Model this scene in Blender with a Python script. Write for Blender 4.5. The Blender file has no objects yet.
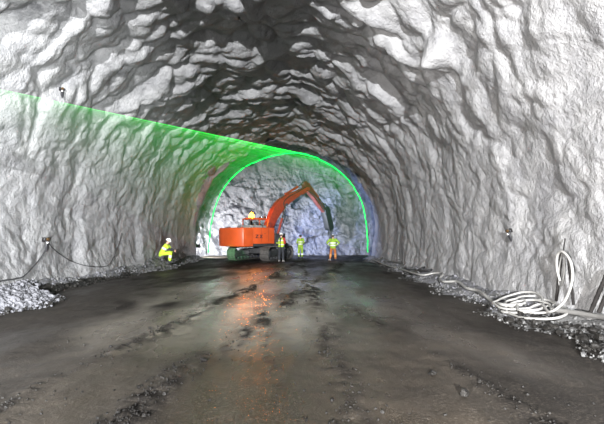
import bpy, bmesh, math, random
import numpy as np
from mathutils import Vector, Matrix, Euler
from mathutils.bvhtree import BVHTree
PI = math.pi
R = math.radians
random.seed(7)
scene = bpy.context.scene
COL = scene.collection

# ------------------------------------------------------------------ camera
F = 380.0                       # focal length in pixels of the 604 px frame
CX, CY, EYE = 305.0, 236.5, 1.6
cd = bpy.data.cameras.new('camera')
cam = bpy.data.objects.new('camera', cd)
COL.objects.link(cam)
cd.sensor_width = 36.0
cd.lens = F * 36.0 / 604.0
cam.location = (0, 0, EYE)
cam.rotation_euler = (R(90), 0, 0)
cd.shift_x = -(CX - 302) / 604.0
cd.shift_y = (CY - 212) / 604.0
cd.clip_start = 0.05
scene.camera = cam


def at(px, py, Y):
    """point at depth Y that is seen at that pixel"""
    return Vector(((px - CX) * Y / F, Y, EYE + (CY - py) * Y / F))


# ------------------------------------------------------------------ noise
def h2(ix, iy, k):
    n = (ix.astype(np.int64) * 374761393 + iy.astype(np.int64) * 668265263 + k * 2147483647 + 12345) & 0xffffffff
    n = ((n ^ (n >> 13)) * 1274126177) & 0xffffffff
    n = ((n ^ (n >> 16)) * 2246822519) & 0xffffffff
    n = n ^ (n >> 15)
    return (n & 0xffffff).astype(np.float64) / 0xffffff


def perlin(x, y, k=0):
    ix, iy = np.floor(x), np.floor(y)
    fx, fy = x - ix, y - iy
    u, v = fx * fx * fx * (fx * (fx * 6 - 15) + 10), fy * fy * fy * (fy * (fy * 6 - 15) + 10)

    def g(a, b):
        t = h2(ix + a, iy + b, k) * 2 * PI
        return np.cos(t) * (fx - a) + np.sin(t) * (fy - b)
    a = g(0, 0) * (1 - u) + g(1, 0) * u
    b = g(0, 1) * (1 - u) + g(1, 1) * u
    return (a * (1 - v) + b * v) * 1.5


def fbm(x, y, k=0, o=3):
    s, a = 0, 1.0
    for i in range(o):
        s = s + a * perlin(x * 2 ** i, y * 2 ** i, k + i * 17)
        a *= 0.5
    return s


def facets(x, y, k=0, tilt=1.0, soft=0.28, bias=0.0):
    """softly blended tilted facets, one per random cell: blasted rock under sprayed concrete"""
    ix, iy = np.floor(x), np.floor(y)
    num, den = 0, 1e-9
    for a in (-1, 0, 1):
        for b in (-1, 0, 1):
            cx, cy = ix + a, iy + b
            dx = x - (cx + 0.15 + 0.7 * h2(cx, cy, k))
            dy = y - (cy + 0.15 + 0.7 * h2(cx, cy, k + 1))
            w = np.exp(-(dx * dx + dy * dy) / (2 * soft * soft))
            hgt = (h2(cx, cy, k + 2) - 0.5) * 0.8 + tilt * ((h2(cx, cy, k + 3) - 0.5) * 2 * dx + (h2(cx, cy, k + 4) - 0.5) * 2 * dy)
            num = num + w * (hgt + bias * dy)
            den = den + w
    return num / den


def domes(x, y, k=0, sharp=14.0, lift=.35):
    """rounded lumps with creases between them"""
    ix, iy = np.floor(x), np.floor(y)
    acc = 0
    for a in (-1, 0, 1):
        for b in (-1, 0, 1):
            cx, cy = ix + a, iy + b
            dx = x - (cx + 0.1 + 0.8 * h2(cx, cy, k))
            dy = y - (cy + 0.1 + 0.8 * h2(cx, cy, k + 1))
            acc = acc + np.exp(sharp * (lift * h2(cx, cy, k + 2) - dx * dx * (.6 + .8 * h2(cx, cy, k + 3)) - dy * dy))
    return np.log(acc) / sharp


# ------------------------------------------------------------------ materials
def mat_new(name):
    m = bpy.data.materials.new(name)
    m.use_nodes = True
    nt = m.node_tree
    return m, nt, nt.nodes['Principled BSDF'], nt.nodes['Material Output']


def simple(name, col, rough=0.5, metal=0.0, emit=None, estr=0.0, noise=0.12, scale=14.0, bump=0.0):
    m, nt, b, o = mat_new(name)
    b.inputs['Roughness'].default_value = rough
    b.inputs['Metallic'].default_value = metal
    tc = nt.nodes.new('ShaderNodeTexCoord')
    n = nt.nodes.new('ShaderNodeTexNoise')
    n.inputs['Scale'].default_value = scale
    n.inputs['Detail'].default_value = 4
    nt.links.new(tc.outputs['Object'], n.inputs['Vector'])
    r = nt.nodes.new('ShaderNodeValToRGB')
    r.color_ramp.elements[0].position = 0.3
    r.color_ramp.elements[1].position = 0.7
    r.color_ramp.elements[0].color = (*[c * (1 - noise) for c in col], 1)
    r.color_ramp.elements[1].color = (*[min(1, c * (1 + noise)) for c in col], 1)
    nt.links.new(n.outputs['Fac'], r.inputs['Fac'])
    nt.links.new(r.outputs['Color'], b.inputs['Base Color'])
    if bump:
        bp = nt.nodes.new('ShaderNodeBump')
        bp.inputs['Strength'].default_value = bump
        bp.inputs['Distance'].default_value = 0.02
        nt.links.new(n.outputs['Fac'], bp.inputs['Height'])
        nt.links.new(bp.outputs['Normal'], b.inputs['Normal'])
    if emit:
        b.inputs['Emission Color'].default_value = (*emit, 1)
        b.inputs['Emission Strength'].default_value = estr
    return m


def rock_mat(name, c0, c1, cdark, dark_pos, rough, scales, bumps, patch=0.35):
    m, nt, b, o = mat_new(name)
    L = nt.links.new
    tc = nt.nodes.new('ShaderNodeTexCoord')

    def noise(s, d=5, r=0.6):
        n = nt.nodes.new('ShaderNodeTexNoise')
        n.inputs['Scale'].default_value = s
        n.inputs['Detail'].default_value = d
        n.inputs['Roughness'].default_value = r
        L(tc.outputs['Object'], n.inputs['Vector'])
        return n
    n1 = noise(1.7)
    r1 = nt.nodes.new('ShaderNodeValToRGB')
    r1.color_ramp.elements[0].position, r1.color_ramp.elements[1].position = 0.3, 0.7
    r1.color_ramp.elements[0].color, r1.color_ramp.elements[1].color = (*c0, 1), (*c1, 1)
    L(n1.outputs['Fac'], r1.inputs['Fac'])
    n2 = noise(patch, 6, 0.65)
    r2 = nt.nodes.new('ShaderNodeValToRGB')
    r2.color_ramp.elements[0].position, r2.color_ramp.elements[1].position = dark_pos, dark_pos + 0.09
    L(n2.outputs['Fac'], r2.inputs['Fac'])
    mx = nt.nodes.new('ShaderNodeMix')
    mx.data_type = 'RGBA'
    L(r2.outputs['Color'], mx.inputs[0])
    L(r1.outputs['Color'], mx.inputs[6])
    mx.inputs[7].default_value = (*cdark, 1)
    L(mx.outputs[2], b.inputs['Base Color'])
    b.inputs['Roughness'].default_value = rough
    prev = None
    for s, st in zip(scales, bumps):
        n = noise(s, 4, 0.6)
        bp = nt.nodes.new('ShaderNodeBump')
        bp.inputs['Strength'].default_value = 1.0
        bp.inputs['Distance'].default_value = st
        L(n.outputs['Fac'], bp.inputs['Height'])
        if prev:
            L(prev.outputs['Normal'], bp.inputs['Normal'])
        prev = bp
    L(prev.outputs['Normal'], b.inputs['Normal'])
    return m


def lamp_mat(name, col, s):
    m, nt, b, o = mat_new(name)
    e = nt.nodes.new('ShaderNodeEmission')
    e.inputs['Color'].default_value = (*col, 1)
    e.inputs['Strength'].default_value = s
    nt.links.new(e.outputs[0], o.inputs['Surface'])
    return m


M = {}
M['shotcrete'] = rock_mat('sprayed_concrete', (.135, .135, .139), (.195, .194, .193), (.045, .045, .048), .62, .62, (7, 26, 80), (.06, .018, .006))
M['rock'] = rock_mat('blasted_rock', (.050, .053, .067), (.15, .157, .184), (.024, .025, .032), .58, .55, (3, 10, 40), (.16, .06, .012), patch=.9)
M['stone'] = rock_mat('crushed_stone', (.058, .058, .064), (.135, .135, .148), (.015, .015, .018), .60, .7, (20, 60), (.02, .008), patch=3.0)
M['stone_dark'] = rock_mat('wet_muck', (.005, .0046, .0042), (.016, .0148, .0132), (.003, .003, .003), .58, .5, (20, 60), (.02, .008), patch=3.0)
M['stone_mid'] = rock_mat('damp_rubble', (.035, .035, .035), (.11, .109, .107), (.012, .012, .012), .55, .6, (20, 60), (.02, .008), patch=3.0)
M['orange'] = simple('orange_paint', (.50, .075, .016), .38, noise=.10, scale=3)
M['orange_boom'] = simple('weathered_red_orange_paint', (.25, .034, .016), .42, noise=.25, scale=4)
M['stick_paint'] = simple('dark_red_paint', (.11, .024, .018), .5, noise=.35, scale=3)  # stick: mottled red, darker than the boom
M['black'] = simple('black_paint', (.018, .018, .02), .45)
M['steel_dark'] = simple('dark_steel', (.05, .05, .052), .5, .4, noise=.3, scale=8, bump=.3)
M['track'] = simple('muddy_track_steel', (.075, .07, .065), .6, .3, noise=.45, scale=6, bump=.5)
M['chrome'] = simple('chromed_rod', (.6, .6, .6), .2, 1)
M['grey'] = simple('grey_panel', (.22, .22, .21), .55)
M['seat'] = simple('seat_fabric', (.04, .04, .045), .9)
M['decal'] = simple('dark_decal', (.05, .015, .02), .6)
M['rubber'] = simple('black_rubber', (.015, .015, .016), .6)
M['hose_white'] = simple('pale_hose', (.18, .177, .168), .5, noise=.12, scale=5)
M['hose_grey'] = simple('grey_hose', (.09, .088, .084), .5, noise=.2, scale=5)
M['rust'] = simple('rusty_steel_bar', (.010, .009, .0085), .8, 0, noise=.4)
M['stone_dark'].node_tree.nodes['Principled BSDF'].inputs['Specular IOR Level'].default_value = .2
M['rust'].node_tree.nodes['Principled BSDF'].inputs['Specular IOR Level'].default_value = .1
M['hivis'] = simple('hi_vis_yellow_fabric', (.36, .53, .025), .85, noise=.10, scale=20, bump=.2, emit=None)
M['hivis_green'] = simple('hi_vis_lime_fabric', (.20, .32, .025), .85, noise=.14, scale=20, bump=.2)
M['band'] = simple('reflective_band', (.58, .58, .54), .4, noise=.04)
M['orange_fabric'] = simple('orange_brown_fabric', (.30, .095, .025), .9, noise=.15, bump=.2)
M['orange_light'] = simple('light_orange_fabric', (.46, .20, .06), .9, noise=.1)
M['red_fabric'] = simple('red_fabric', (.36, .03, .02), .85)
M['dark_fabric'] = simple('dark_fabric', (.022, .024, .03), .9, bump=.2)
M['boot'] = simple('dark_boot_leather', (.02, .02, .022), .5)
M['boot_dusty'] = simple('dusty_boot_leather', (.20, .19, .18), .7)
M['skin'] = simple('skin', (.50, .29, .21), .55, noise=.05)
M['eye_white'] = simple('eye_white', (.7, .7, .68), .3, noise=.02)
M['iris'] = simple('dark_iris', (.03, .02, .015), .2)
M['lip'] = simple('lips', (.40, .17, .14), .5)
M['hair'] = simple('dark_hair', (.03, .022, .016), .7, bump=.4)
M['helmet_white'] = simple('white_helmet_shell', (.85, .85, .84), .3, noise=.02)
M['helmet_dark'] = simple('dark_helmet_shell', (.03, .033, .04), .35)
M['prism_brass'] = simple('brass_bracket', (.07, .04, .015), .5, .3)
M['prism_white'] = simple('white_reflector', (.9, .9, .9), .15)
M['beacon'] = lamp_mat('lit_amber_lens', (1.0, .22, .004), 120)
M['lampglass'] = lamp_mat('lit_work_lamp_glass', (.80, .86, 1.0), 40)
M['laser'] = lamp_mat('laser_light_on_rock', (.01, 1.0, .12), 2.6)

m, nt, b, o = mat_new('cab_glass')
b.inputs['Base Color'].default_value = (.9, .95, .95, 1)
b.inputs['Roughness'].default_value = .05
b.inputs['Transmission Weight'].default_value = 1.0
b.inputs['IOR'].default_value = 1.02
M['glass'] = m

# laser fan: a thin curtain of dusty air lit green by the beam
m, nt, b, o = mat_new('laser_lit_dust')
nt.nodes.remove(b)
e = nt.nodes.new('ShaderNodeEmission')
e.inputs['Color'].default_value = (.008, 1.0, .06, 1)
e.inputs['Strength'].default_value = FAN = 3.0
nt.links.new(e.outputs[0], o.inputs['Volume'])
M['fan'] = m


# floor material: wet muck, patchy gloss
def floor_mat():
    m, nt, b, o = mat_new('wet_muck_floor')
    L = nt.links.new
    tc = nt.nodes.new('ShaderNodeTexCoord')
    mp = nt.nodes.new('ShaderNodeMapping')
    mp.inputs['Scale'].default_value = (1, .35, 1)
    L(tc.outputs['Object'], mp.inputs['Vector'])

    def noise(s, d=6, r=.6, src=tc.outputs['Object']):
        n = nt.nodes.new('ShaderNodeTexNoise')
        n.inputs['Scale'].default_value = s
        n.inputs['Detail'].default_value = d
        n.inputs['Roughness'].default_value = r
        L(src, n.inputs['Vector'])
        return n

    def ramp(src, p0, c0, p1, c1):
        r = nt.nodes.new('ShaderNodeValToRGB')
        r.color_ramp.elements[0].position, r.color_ramp.elements[1].position = p0, p1
        r.color_ramp.elements[0].color, r.color_ramp.elements[1].color = (*c0, 1), (*c1, 1)
        L(src, r.inputs['Fac'])
        return r
    n1 = noise(.8, 7, .65, mp.outputs['Vector'])
    r1 = ramp(n1.outputs['Fac'], .30, (.021, .0165, .0118), .72, (.048, .039, .0295))
    at_ = nt.nodes.new('ShaderNodeAttribute')
    at_.attribute_name = 'muck'
    mx = nt.nodes.new('ShaderNodeMix')
    mx.data_type = 'RGBA'
    pa = nt.nodes.new('ShaderNodeAttribute')
    pa.attribute_name = 'pale_lanes'
    mp_ = nt.nodes.new('ShaderNodeMix')
    mp_.data_type = 'RGBA'
    L(pa.outputs['Fac'], mp_.inputs[0])
    L(r1.outputs['Color'], mp_.inputs[6])
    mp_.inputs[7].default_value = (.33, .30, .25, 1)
    L(at_.outputs['Fac'], mx.inputs[0])
    L(mp_.outputs[2], mx.inputs[6])
    mx.inputs[7].default_value = (.014, .0125, .0115, 1)
    n4 = noise(38, 5, .75)
    r4 = ramp(n4.outputs['Fac'], .52, (0, 0, 0), .66, (.6, .6, .6))
    mx2 = nt.nodes.new('ShaderNodeMix')
    mx2.data_type = 'RGBA'
    L(r4.outputs['Color'], mx2.inputs[0])
    L(mx.outputs[2], mx2.inputs[6])
    mx2.inputs[7].default_value = (.10, .088, .072, 1)
    L(mx2.outputs[2], b.inputs['Base Color'])
    n2 = noise(.55, 5, .6, mp.outputs['Vector'])
    r2 = ramp(n2.outputs['Fac'], .40, (.12, .12, .12), .60, (.48, .48, .48))
    mr = nt.nodes.new('ShaderNodeMath')
    mr.operation = 'MULTIPLY_ADD'
    L(at_.outputs['Fac'], mr.inputs[0])
    mr.inputs[1].default_value = .35
    L(r2.outputs['Color'], mr.inputs[2])
    mw = nt.nodes.new('ShaderNodeMath')
    mw.operation = 'MULTIPLY_ADD'
    L(pa.outputs['Fac'], mw.inputs[0])
    mw.inputs[1].default_value = -.22
    L(mr.outputs[0], mw.inputs[2])
    mm_ = nt.nodes.new('ShaderNodeMath')
    mm_.operation = 'MAXIMUM'
    L(mw.outputs[0], mm_.inputs[0])
    mm_.inputs[1].default_value = .07
    L(mm_.outputs[0], b.inputs['Roughness'])
    ms_ = nt.nodes.new('ShaderNodeMath')
    ms_.operation = 'MULTIPLY_ADD'
    L(at_.outputs['Fac'], ms_.inputs[0])
    ms_.inputs[1].default_value = -.38
    ms_.inputs[2].default_value = .42
    ms_.use_clamp = True
    L(ms_.outputs[0], b.inputs['Specular IOR Level'])
    prev = None
    for s, d in ((7, .006), (40, .006), (140, .002)):
        n = noise(s, 3)
        bp = nt.nodes.new('ShaderNodeBump')
        bp.inputs['Distance'].default_value = d
        bp.inputs['Strength'].default_value = .8
        L(n.outputs['Fac'], bp.inputs['Height'])
        if prev:
            L(prev.outputs['Normal'], bp.inputs['Normal'])
        prev = bp
    L(prev.outputs['Normal'], b.inputs['Normal'])
    return m


M['floor'] = floor_mat()


# ------------------------------------------------------------------ mesh builder
class MB:
    def __init__(self):
        self.bm = bmesh.new()

    def _mi(self, faces, mi):
        for f in faces:
            f.material_index = mi

    def poly(self, verts, faces, mi=0, bevel=0.0, seg=2):
        t = bmesh.new()
        vs = [t.verts.new(v) for v in verts]
        for f in faces:
            try:
                t.faces.new([vs[i] for i in f])
            except ValueError:
                pass
        bmesh.ops.recalc_face_normals(t, faces=t.faces)
        if bevel:
            bmesh.ops.bevel(t, geom=list(t.edges), offset=bevel, segments=seg, affect='EDGES', profile=.5, clamp_overlap=True)
        self._mi(t.faces, mi)
        me = bpy.data.meshes.new('tmp')
        t.to_mesh(me)
        t.free()
        n0 = len(self.bm.faces)
        self.bm.from_mesh(me)
        bpy.data.meshes.remove(me)
        return self

    def box(self, c, s, mi=0, bevel=0.0, rot=None, seg=2):
        hx, hy, hz = s[0] / 2, s[1] / 2, s[2] / 2
        vs = [Vector((x, y, z)) for x in (-hx, hx) for y in (-hy, hy) for z in (-hz, hz)]
        if rot is not None:
            vs = [rot @ v for v in vs]
        vs = [v + Vector(c) for v in vs]
        return self.poly(vs, [(0, 1, 3, 2), (4, 6, 7, 5), (0, 4, 5, 1), (2, 3, 7, 6), (0, 2, 6, 4), (1, 5, 7, 3)], mi, bevel, seg)

    def prism(self, pts, a, b_, axis='y', mi=0, bevel=0.0, seg=2):
        """outline pts (u,v) extruded from a to b along axis: y -> (u,.,v), z -> (u,v,.), x -> (.,u,v)"""
        def P(u, v, w):
            return {'y': (u, w, v), 'z': (u, v, w), 'x': (w, u, v)}[axis]
        n = len(pts)
        vs = [P(u, v, a) for u, v in pts] + [P(u, v, b_) for u, v in pts]
        fs = [tuple(range(n)), tuple(range(n, 2 * n))] + [(i, (i + 1) % n, n + (i + 1) % n, n + i) for i in range(n)]
        return self.poly(vs, fs, mi, bevel, seg)

    def loft(self, pts, radii, side=(1, 0, 0), n=16, mi=0, cap=True, twist=False):
        """rings of ellipse radii (a along side, b across) through pts"""
        pts = [Vector(p) for p in pts]
        rad = [(r, r) if not isinstance(r, (tuple, list)) else r for r in radii]
        side = Vector(side).normalized()
        if cap:
            d0, d1 = (pts[0] - pts[1]).normalized(), (pts[-1] - pts[-2]).normalized()
            k0, k1 = min(rad[0]), min(rad[-1])
            P, Q = [], []
            for ca, sa in ((.985, .17), (.87, .5), (.6, .8)):
                P.append(pts[0] + d0 * k0 * ca)
                Q.append((rad[0][0] * sa, rad[0][1] * sa))
            P += pts
            Q += rad
            for ca, sa in ((.6, .8), (.87, .5), (.985, .17)):
                P.append(pts[-1] + d1 * k1 * ca)
                Q.append((rad[-1][0] * sa, rad[-1][1] * sa))
            pts, rad = P, Q
        vs, fs = [], []
        for i, p in enumerate(pts):
            a = pts[max(i - 1, 0)]
            c = pts[min(i + 1, len(pts) - 1)]
            d = (c - a)
            d = d.normalized() if d.length > 1e-9 else Vector((0, 0, 1))
            s = side - d * side.dot(d)
            if s.length < .05:
                s = Vector((0, 1, 0)) - d * d.y
                if s.length < .05:
                    s = Vector((0, 0, 1)) - d * d.z
            s.normalize()
            if twist:
                side = s
            t = d.cross(s)
            for k in range(n):
                an = 2 * PI * k / n
                vs.append(p + s * (rad[i][0] * math.cos(an)) + t * (rad[i][1] * math.sin(an)))
        m_ = len(pts)
        for i in range(m_ - 1):
            for k in range(n):
                fs.append((i * n + k, i * n + (k + 1) % n, (i + 1) * n + (k + 1) % n, (i + 1) * n + k))
        fs.append(tuple(range(n)))
        fs.append(tuple(range((m_ - 1) * n, m_ * n)))
        return self.poly(vs, fs, mi)

    def cyl(self, p0, p1, r0, r1=None, n=16, mi=0, bevel=0.0):
        r1 = r0 if r1 is None else r1
        p0, p1 = Vector(p0), Vector(p1)
        d = (p1 - p0).normalized()
        s = d.orthogonal().normalized()
        t = d.cross(s)
        vs = [p + s * (r * math.cos(2 * PI * k / n)) + t * (r * math.sin(2 * PI * k / n)) for p, r in ((p0, r0), (p1, r1)) for k in range(n)]
        fs = [tuple(range(n)), tuple(range(n, 2 * n))] + [(k, (k + 1) % n, n + (k + 1) % n, n + k) for k in range(n)]
        return self.poly(vs, fs, mi, bevel, 1)

    def tube(self, pts, r, n=8, mi=0, smooth=0):
        pts = [Vector(p) for p in pts]
        if smooth:
            pts = spline(pts, smooth)
        return self.loft(pts, [r] * len(pts), side=(.3, .5, .8), n=n, mi=mi, cap=False, twist=True)

    def ball(self, c, r, s=(1, 1, 1), n=14, mi=0):
        rings = []
        m_ = max(6, n // 2 + 1)
        vs = [Vector((0, 0, r))]
        for i in range(1, m_):
            th = PI * i / m_
            for k in range(n):
                vs.append(Vector((r * math.sin(th) * math.cos(2 * PI * k / n), r * math.sin(th) * math.sin(2 * PI * k / n), r * math.cos(th))))
        vs.append(Vector((0, 0, -r)))
        vs = [Vector((v.x * s[0], v.y * s[1], v.z * s[2])) + Vector(c) for v in vs]
        fs = [(0, 1 + k, 1 + (k + 1) % n) for k in range(n)]
        for i in range(m_ - 2):
            for k in range(n):
                a, b_ = 1 + i * n + k, 1 + i * n + (k + 1) % n
                fs.append((a, b_, b_ + n, a + n))
        l0 = 1 + (m_ - 2) * n
        fs += [(l0 + k, l0 + (k + 1) % n, len(vs) - 1) for k in range(n)]
        return self.poly(vs, fs, mi)

    def build(self, name, mats, parent=None, angle=38, loc=None):
        me = bpy.data.meshes.new(name)
        self.bm.to_mesh(me)
        self.bm.free()
        ob = bpy.data.objects.new(name, me)
        COL.objects.link(ob)
        for m_ in (mats if isinstance(mats, (list, tuple)) else [mats]):
            me.materials.append(m_)
        me.polygons.foreach_set('use_smooth', [True] * len(me.polygons))
        me.set_sharp_from_angle(angle=R(angle))
        if parent is not None:
            ob.parent = parent
        if loc is not None:
            ob.location = loc
        return ob


def spline(pts, k=6, closed=False):
    pts = [Vector(p) for p in pts]
    n = len(pts)
    out = []
    for i in range(n - (0 if closed else 1)):
        p1, p2 = pts[i], pts[(i + 1) % n]
        p0 = pts[(i - 1) % n] if closed or i > 0 else p1 * 2 - p2
        p3 = pts[(i + 2) % n] if closed or i + 2 < n else p2 * 2 - p1
        for j in range(k):
            t = j / k
            out.append(.5 * ((2 * p1) + (p2 - p0) * t + (2 * p0 - 5 * p1 + 4 * p2 - p3) * t * t + (3 * p1 - p0 - 3 * p2 + p3) * t ** 3))
    if not closed:
        out.append(pts[-1])
    return out


def tag(o, label=None, cat=None, group=None, kind=None):
    if label:
        o['label'] = label
    if cat:
        o['category'] = cat
    if group:
        o['group'] = group
    if kind:
        o['kind'] = kind
    return o


def empty(name, loc=(0, 0, 0), rz=0.0):
    e_ = bpy.data.objects.new(name, None)
    e_.empty_display_size = .3
    e_.location = loc
    e_.rotation_euler = (0, 0, rz)
    COL.objects.link(e_)
    return e_


# ------------------------------------------------------------------ the tunnel
TX, TZ, TR = -1.40, 1.9, 6.30       # centre line, springing height, radius of the lined tunnel


def ring_point(th, rad, cx=TX):
    """th: 0 = right springing, pi = left springing; below the springing the wall runs nearly straight"""
    c, s = np.cos(th), np.sin(th)
    x = cx + rad * np.where(s < 0, np.sign(c) * (1 - 0.55 * (1 - np.abs(c))), c)
    z = TZ + rad * s
    return x, z


def grid_mesh(name, X, Y, Z, mats, normals=None):
    n, m_ = X.shape
    co = np.stack([X, Y, Z], -1).reshape(-1, 3)
    idx = np.arange(n * m_).reshape(n, m_)
    q = np.stack([idx[:-1, :-1], idx[1:, :-1], idx[1:, 1:], idx[:-1, 1:]], -1).reshape(-1, 4)
    me = bpy.data.meshes.new(name)
    me.vertices.add(len(co))
    me.vertices.foreach_set('co', co.ravel())
    me.loops.add(q.size)
    me.loops.foreach_set('vertex_index', q.ravel())
    me.polygons.add(len(q))
    me.polygons.foreach_set('loop_start', np.arange(0, q.size, 4))
    me.polygons.foreach_set('use_smooth', np.ones(len(q), bool))
    me.update()
    me.validate()
    ob = bpy.data.objects.new(name, me)
    COL.objects.link(ob)
    for m2 in mats if isinstance(mats, list) else [mats]:
        me.materials.append(m2)
    if normals is not None:
        me.normals_split_custom_set_from_vertices(normals.reshape(-1, 3))
    return ob


def grid_normals(X, Y, Z):
    P = np.stack([X, Y, Z], -1)
    a = np.gradient(P, axis=0)
    b_ = np.gradient(P, axis=1)
    N = np.cross(a, b_)
    return N / np.maximum(np.linalg.norm(N, axis=-1, keepdims=True), 1e-9)


def lining_bump(s, y):
    """inward bump of the sprayed lining at arc length s and chainage y"""
    wx = .35 * perlin(s * .7, y * .7, 91)
    wy = .35 * perlin(s * .7 + 31, y * .7, 92)
    s2, y2 = s + wx, y + wy
    cr = np.clip((np.sin(s / TR) - .35) / .45, 0, 1)       # crown: hardly levelled by the sprayed concrete
    d = .22 * perlin(s * .22, y * .26, 3)
    d = d + (.12 + .14 * cr) * facets(s2 * .5, y2 * .6, 11, 1.0, .28, -.3)
    d = d + (.08 + .35 * cr) * domes(s2 * 1.2, y2 * 1.6, 23)
    d = d + (1 - cr) * (.13 * domes(s2 * 1.55, y2 * 1.05, 29) + .075 * domes(s2 * 3.3, y2 * 2.3, 31))
    d = d + (.03 + .13 * cr) * domes(s2 * 2.1, y2 * 2.7, 37)
    # big lumps added near the camera to throw shadows over the crown
    for deg, y0, ws, wy, am in ((107, 9.0, .50, .40, .55), (88, 9.3, .62, .40, .55), (42, 9.2, .40, .45, .50), (70, 10.3, .35, .3, .3)):
        d = d + am * np.exp(-((s - R(deg) * TR) / ws) ** 2 - ((y - y0) / wy) ** 2)
    d = d + .014 * fbm(s * 3.2, y * 3.2, 51, 3)
    # each blasted round flares out to its end and the next one starts narrower
    yy = y + .35 * perlin(s * .35, s * 0 + 2.2, 61)
    ph = (yy / 4.3) % 1.0
    d = d + .13 * (np.where(ph < .10, ph / .10, (1 - ph) / .90) - .5)
    return d


TH0, TH1 = -.36, PI + .36
NTH = 620
th = np.linspace(TH0, TH1, NTH)
ys = np.concatenate([np.linspace(-18, 4.4, 80), np.linspace(4.5, 26.6, 540)])
T, Y = np.meshgrid(th, ys, indexing='ij')
LB = lining_bump(T * TR, Y)
low = np.clip((np.sin(T) * TR + TZ) / 2.0, 0, 1)          # calmer towards the floor
side = np.clip((np.sin(T) - .15) / .45, 0, 1)             # side walls got more concrete than the crown
rad = TR - LB * (.75 + .3 * side)
X, Z = ring_point(T, rad)
# the end of the lining ends in a ragged lip
Yd = Y + np.where(Y > 25.5, (Y - 25.5) * .5 * perlin(T * 5, Y * 0, 71), 0)
NRM = grid_normals(X, Yd, Z)
# normals must point inward
cen = np.stack([TX - X, 0 * X, TZ + 1 - Z], -1)
flip = (NRM * cen).sum() < 0
if flip:
    NRM = -NRM


def lining_part(name, a, b_):
    sl = slice(a, b_)
    A = [v[sl][::-1] if flip else v[sl] for v in (X, Yd, Z)]
    N_ = NRM[sl][::-1] if flip else NRM[sl]
    return tag(grid_mesh(name, *A, M['shotcrete'], N_), kind='structure')


i1, i2 = int(np.searchsorted(th, R(48))), int(np.searchsorted(th, R(132)))
wr = lining_part('wall_right', 0, i1 + 1)
ce = lining_part('ceiling', i1, i2 + 1)
wl = lining_part('wall_left', i2, NTH)


def bvh_of(*obs):
    vs, fs = [], []
    for ob in obs:
        k = len(vs)
        vs += [ob.matrix_world @ v.co for v in ob.data.vertices]
        fs += [tuple(k + i for i in p.vertices) for p in ob.data.polygons]
    return BVHTree.FromPolygons(vs, fs)


# unlined rock between the lining and the face
RR, RX = 6.98, -1.45
FACE_Y = 32.6
th2 = np.linspace(TH0, TH1, 360)
ys2 = np.linspace(26.25, FACE_Y + .9, 130)
T2, Y2 = np.meshgrid(th2, ys2, indexing='ij')
d2 = .30 * facets(T2 * RR * .7, Y2 * .8, 101, 1.2, .2) + .16 * facets(T2 * RR * 1.8, Y2 * 2, 111, 1.2, .18) + .05 * fbm(T2 * RR * 2.5, Y2 * 2.5, 121, 3)
open_ = np.clip((Y2 - 26.3) / .7, 0, 1)
open_ = open_ * open_ * (3 - 2 * open_)
r2_ = (TR + .05) * (1 - open_) + RR * open_ - d2 * open_ * .7
cxx = TX * (1 - open_) + RX * open_
X2, Z2 = ring_point(T2, r2_, cxx)
wh = tag(grid_mesh('wall_heading', X2[::-1], Y2[::-1], Z2[::-1], M['rock']), kind='structure')

# the face
fx = np.linspace(-9.3, 6.4, 340)
fz = np.linspace(-.5, 9.8, 230)
FX, FZ = np.meshgrid(fx, fz, indexing='ij')
wq = .4 * perlin(FX * .6, FZ * .6, 131)
fd = .42 * facets(FX * .45 + wq, FZ * .5 + wq, 141, 1.3, .18) + .22 * facets(FX * 1.1 + .5 * FZ, FZ * 1.2, 151, 1.4, .17) + .10 * facets(FX * 2.6, FZ * 2.6 + FX, 161, 1.4, .18) + .035 * fbm(FX * 4, FZ * 4, 171, 3)
rr = np.sqrt((FX - RX) ** 2 + (FZ - 3) ** 2)
FY = FACE_Y + .35 - .05 * rr - fd + .6 * np.clip(1.2 - FZ, 0, 2) * -.35
face = tag(grid_mesh('wall_back', FX, FY, FZ, M['rock']), kind='structure')

# ------------------------------------------------------------------ floor
yf = np.concatenate([np.linspace(-18, 1.9, 35), 2.0 + (FACE_Y + .8 - 2.0) * np.linspace(0, 1, 620) ** 1.55])
xf = np.linspace(-8.6, 5.8, 330)
GX, GY = np.meshgrid(xf, yf, indexing='ij')


def rut(x0, y0, x1, y1, w, wob=0.0, k=0):
    c = x0 + (GY - y0) * (x1 - x0) / (y1 - y0) + wob * perlin(GY * .5, GY * 0 + k, k)
    return np.exp(-((GX - c) / w) ** 2)


edge = .12 * fbm(GX * 2, GY * 1.2, 201, 3)
clump = np.clip(.62 + .9 * fbm(GX * 2.2, GY * .6, 205, 4), 0, 1.1)
ridges = rut(-2.75, 3.5, -2.1, 9, .22, .10, 211) * clump + rut(-1.6, 3.5, -1.0, 6.5, .24, .12, 212) * clump \
    + .9 * rut(.45, 3.7, .2, 11, .20, .10, 213) * clump + .6 * rut(2.1, 3.3, .9, 9, .14, .1, 214) * clump + .5 * rut(-.15, 3.3, -1.2, 9.5, .12, .08, 215) * clump
troughs = rut(-3.3, 3.5, -3.9, 24, .35, .15, 221) + rut(-2.0, 3.5, -3.2, 24, .30, .15, 222) + rut(-.9, 3.5, -2.4, 24, .35, .15, 223) \
    + .8 * rut(1.1, 3.3, -.6, 24, .40, .2, 224) + .6 * rut(2.6, 3.5, 1.2, 22, .35, .2, 225) + .6 * rut(3.3, 3.5, 2.2, 22, .25, .2, 226)
GZ = .025 * fbm(GX * .35, GY * .3, 231, 3) + .010 * fbm(GX * 3, GY * 2, 241, 3) + .045 * ridges * (.6 + .6 * fbm(GX * 6, GY * 5, 251, 2)) - .022 * troughs
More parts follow.
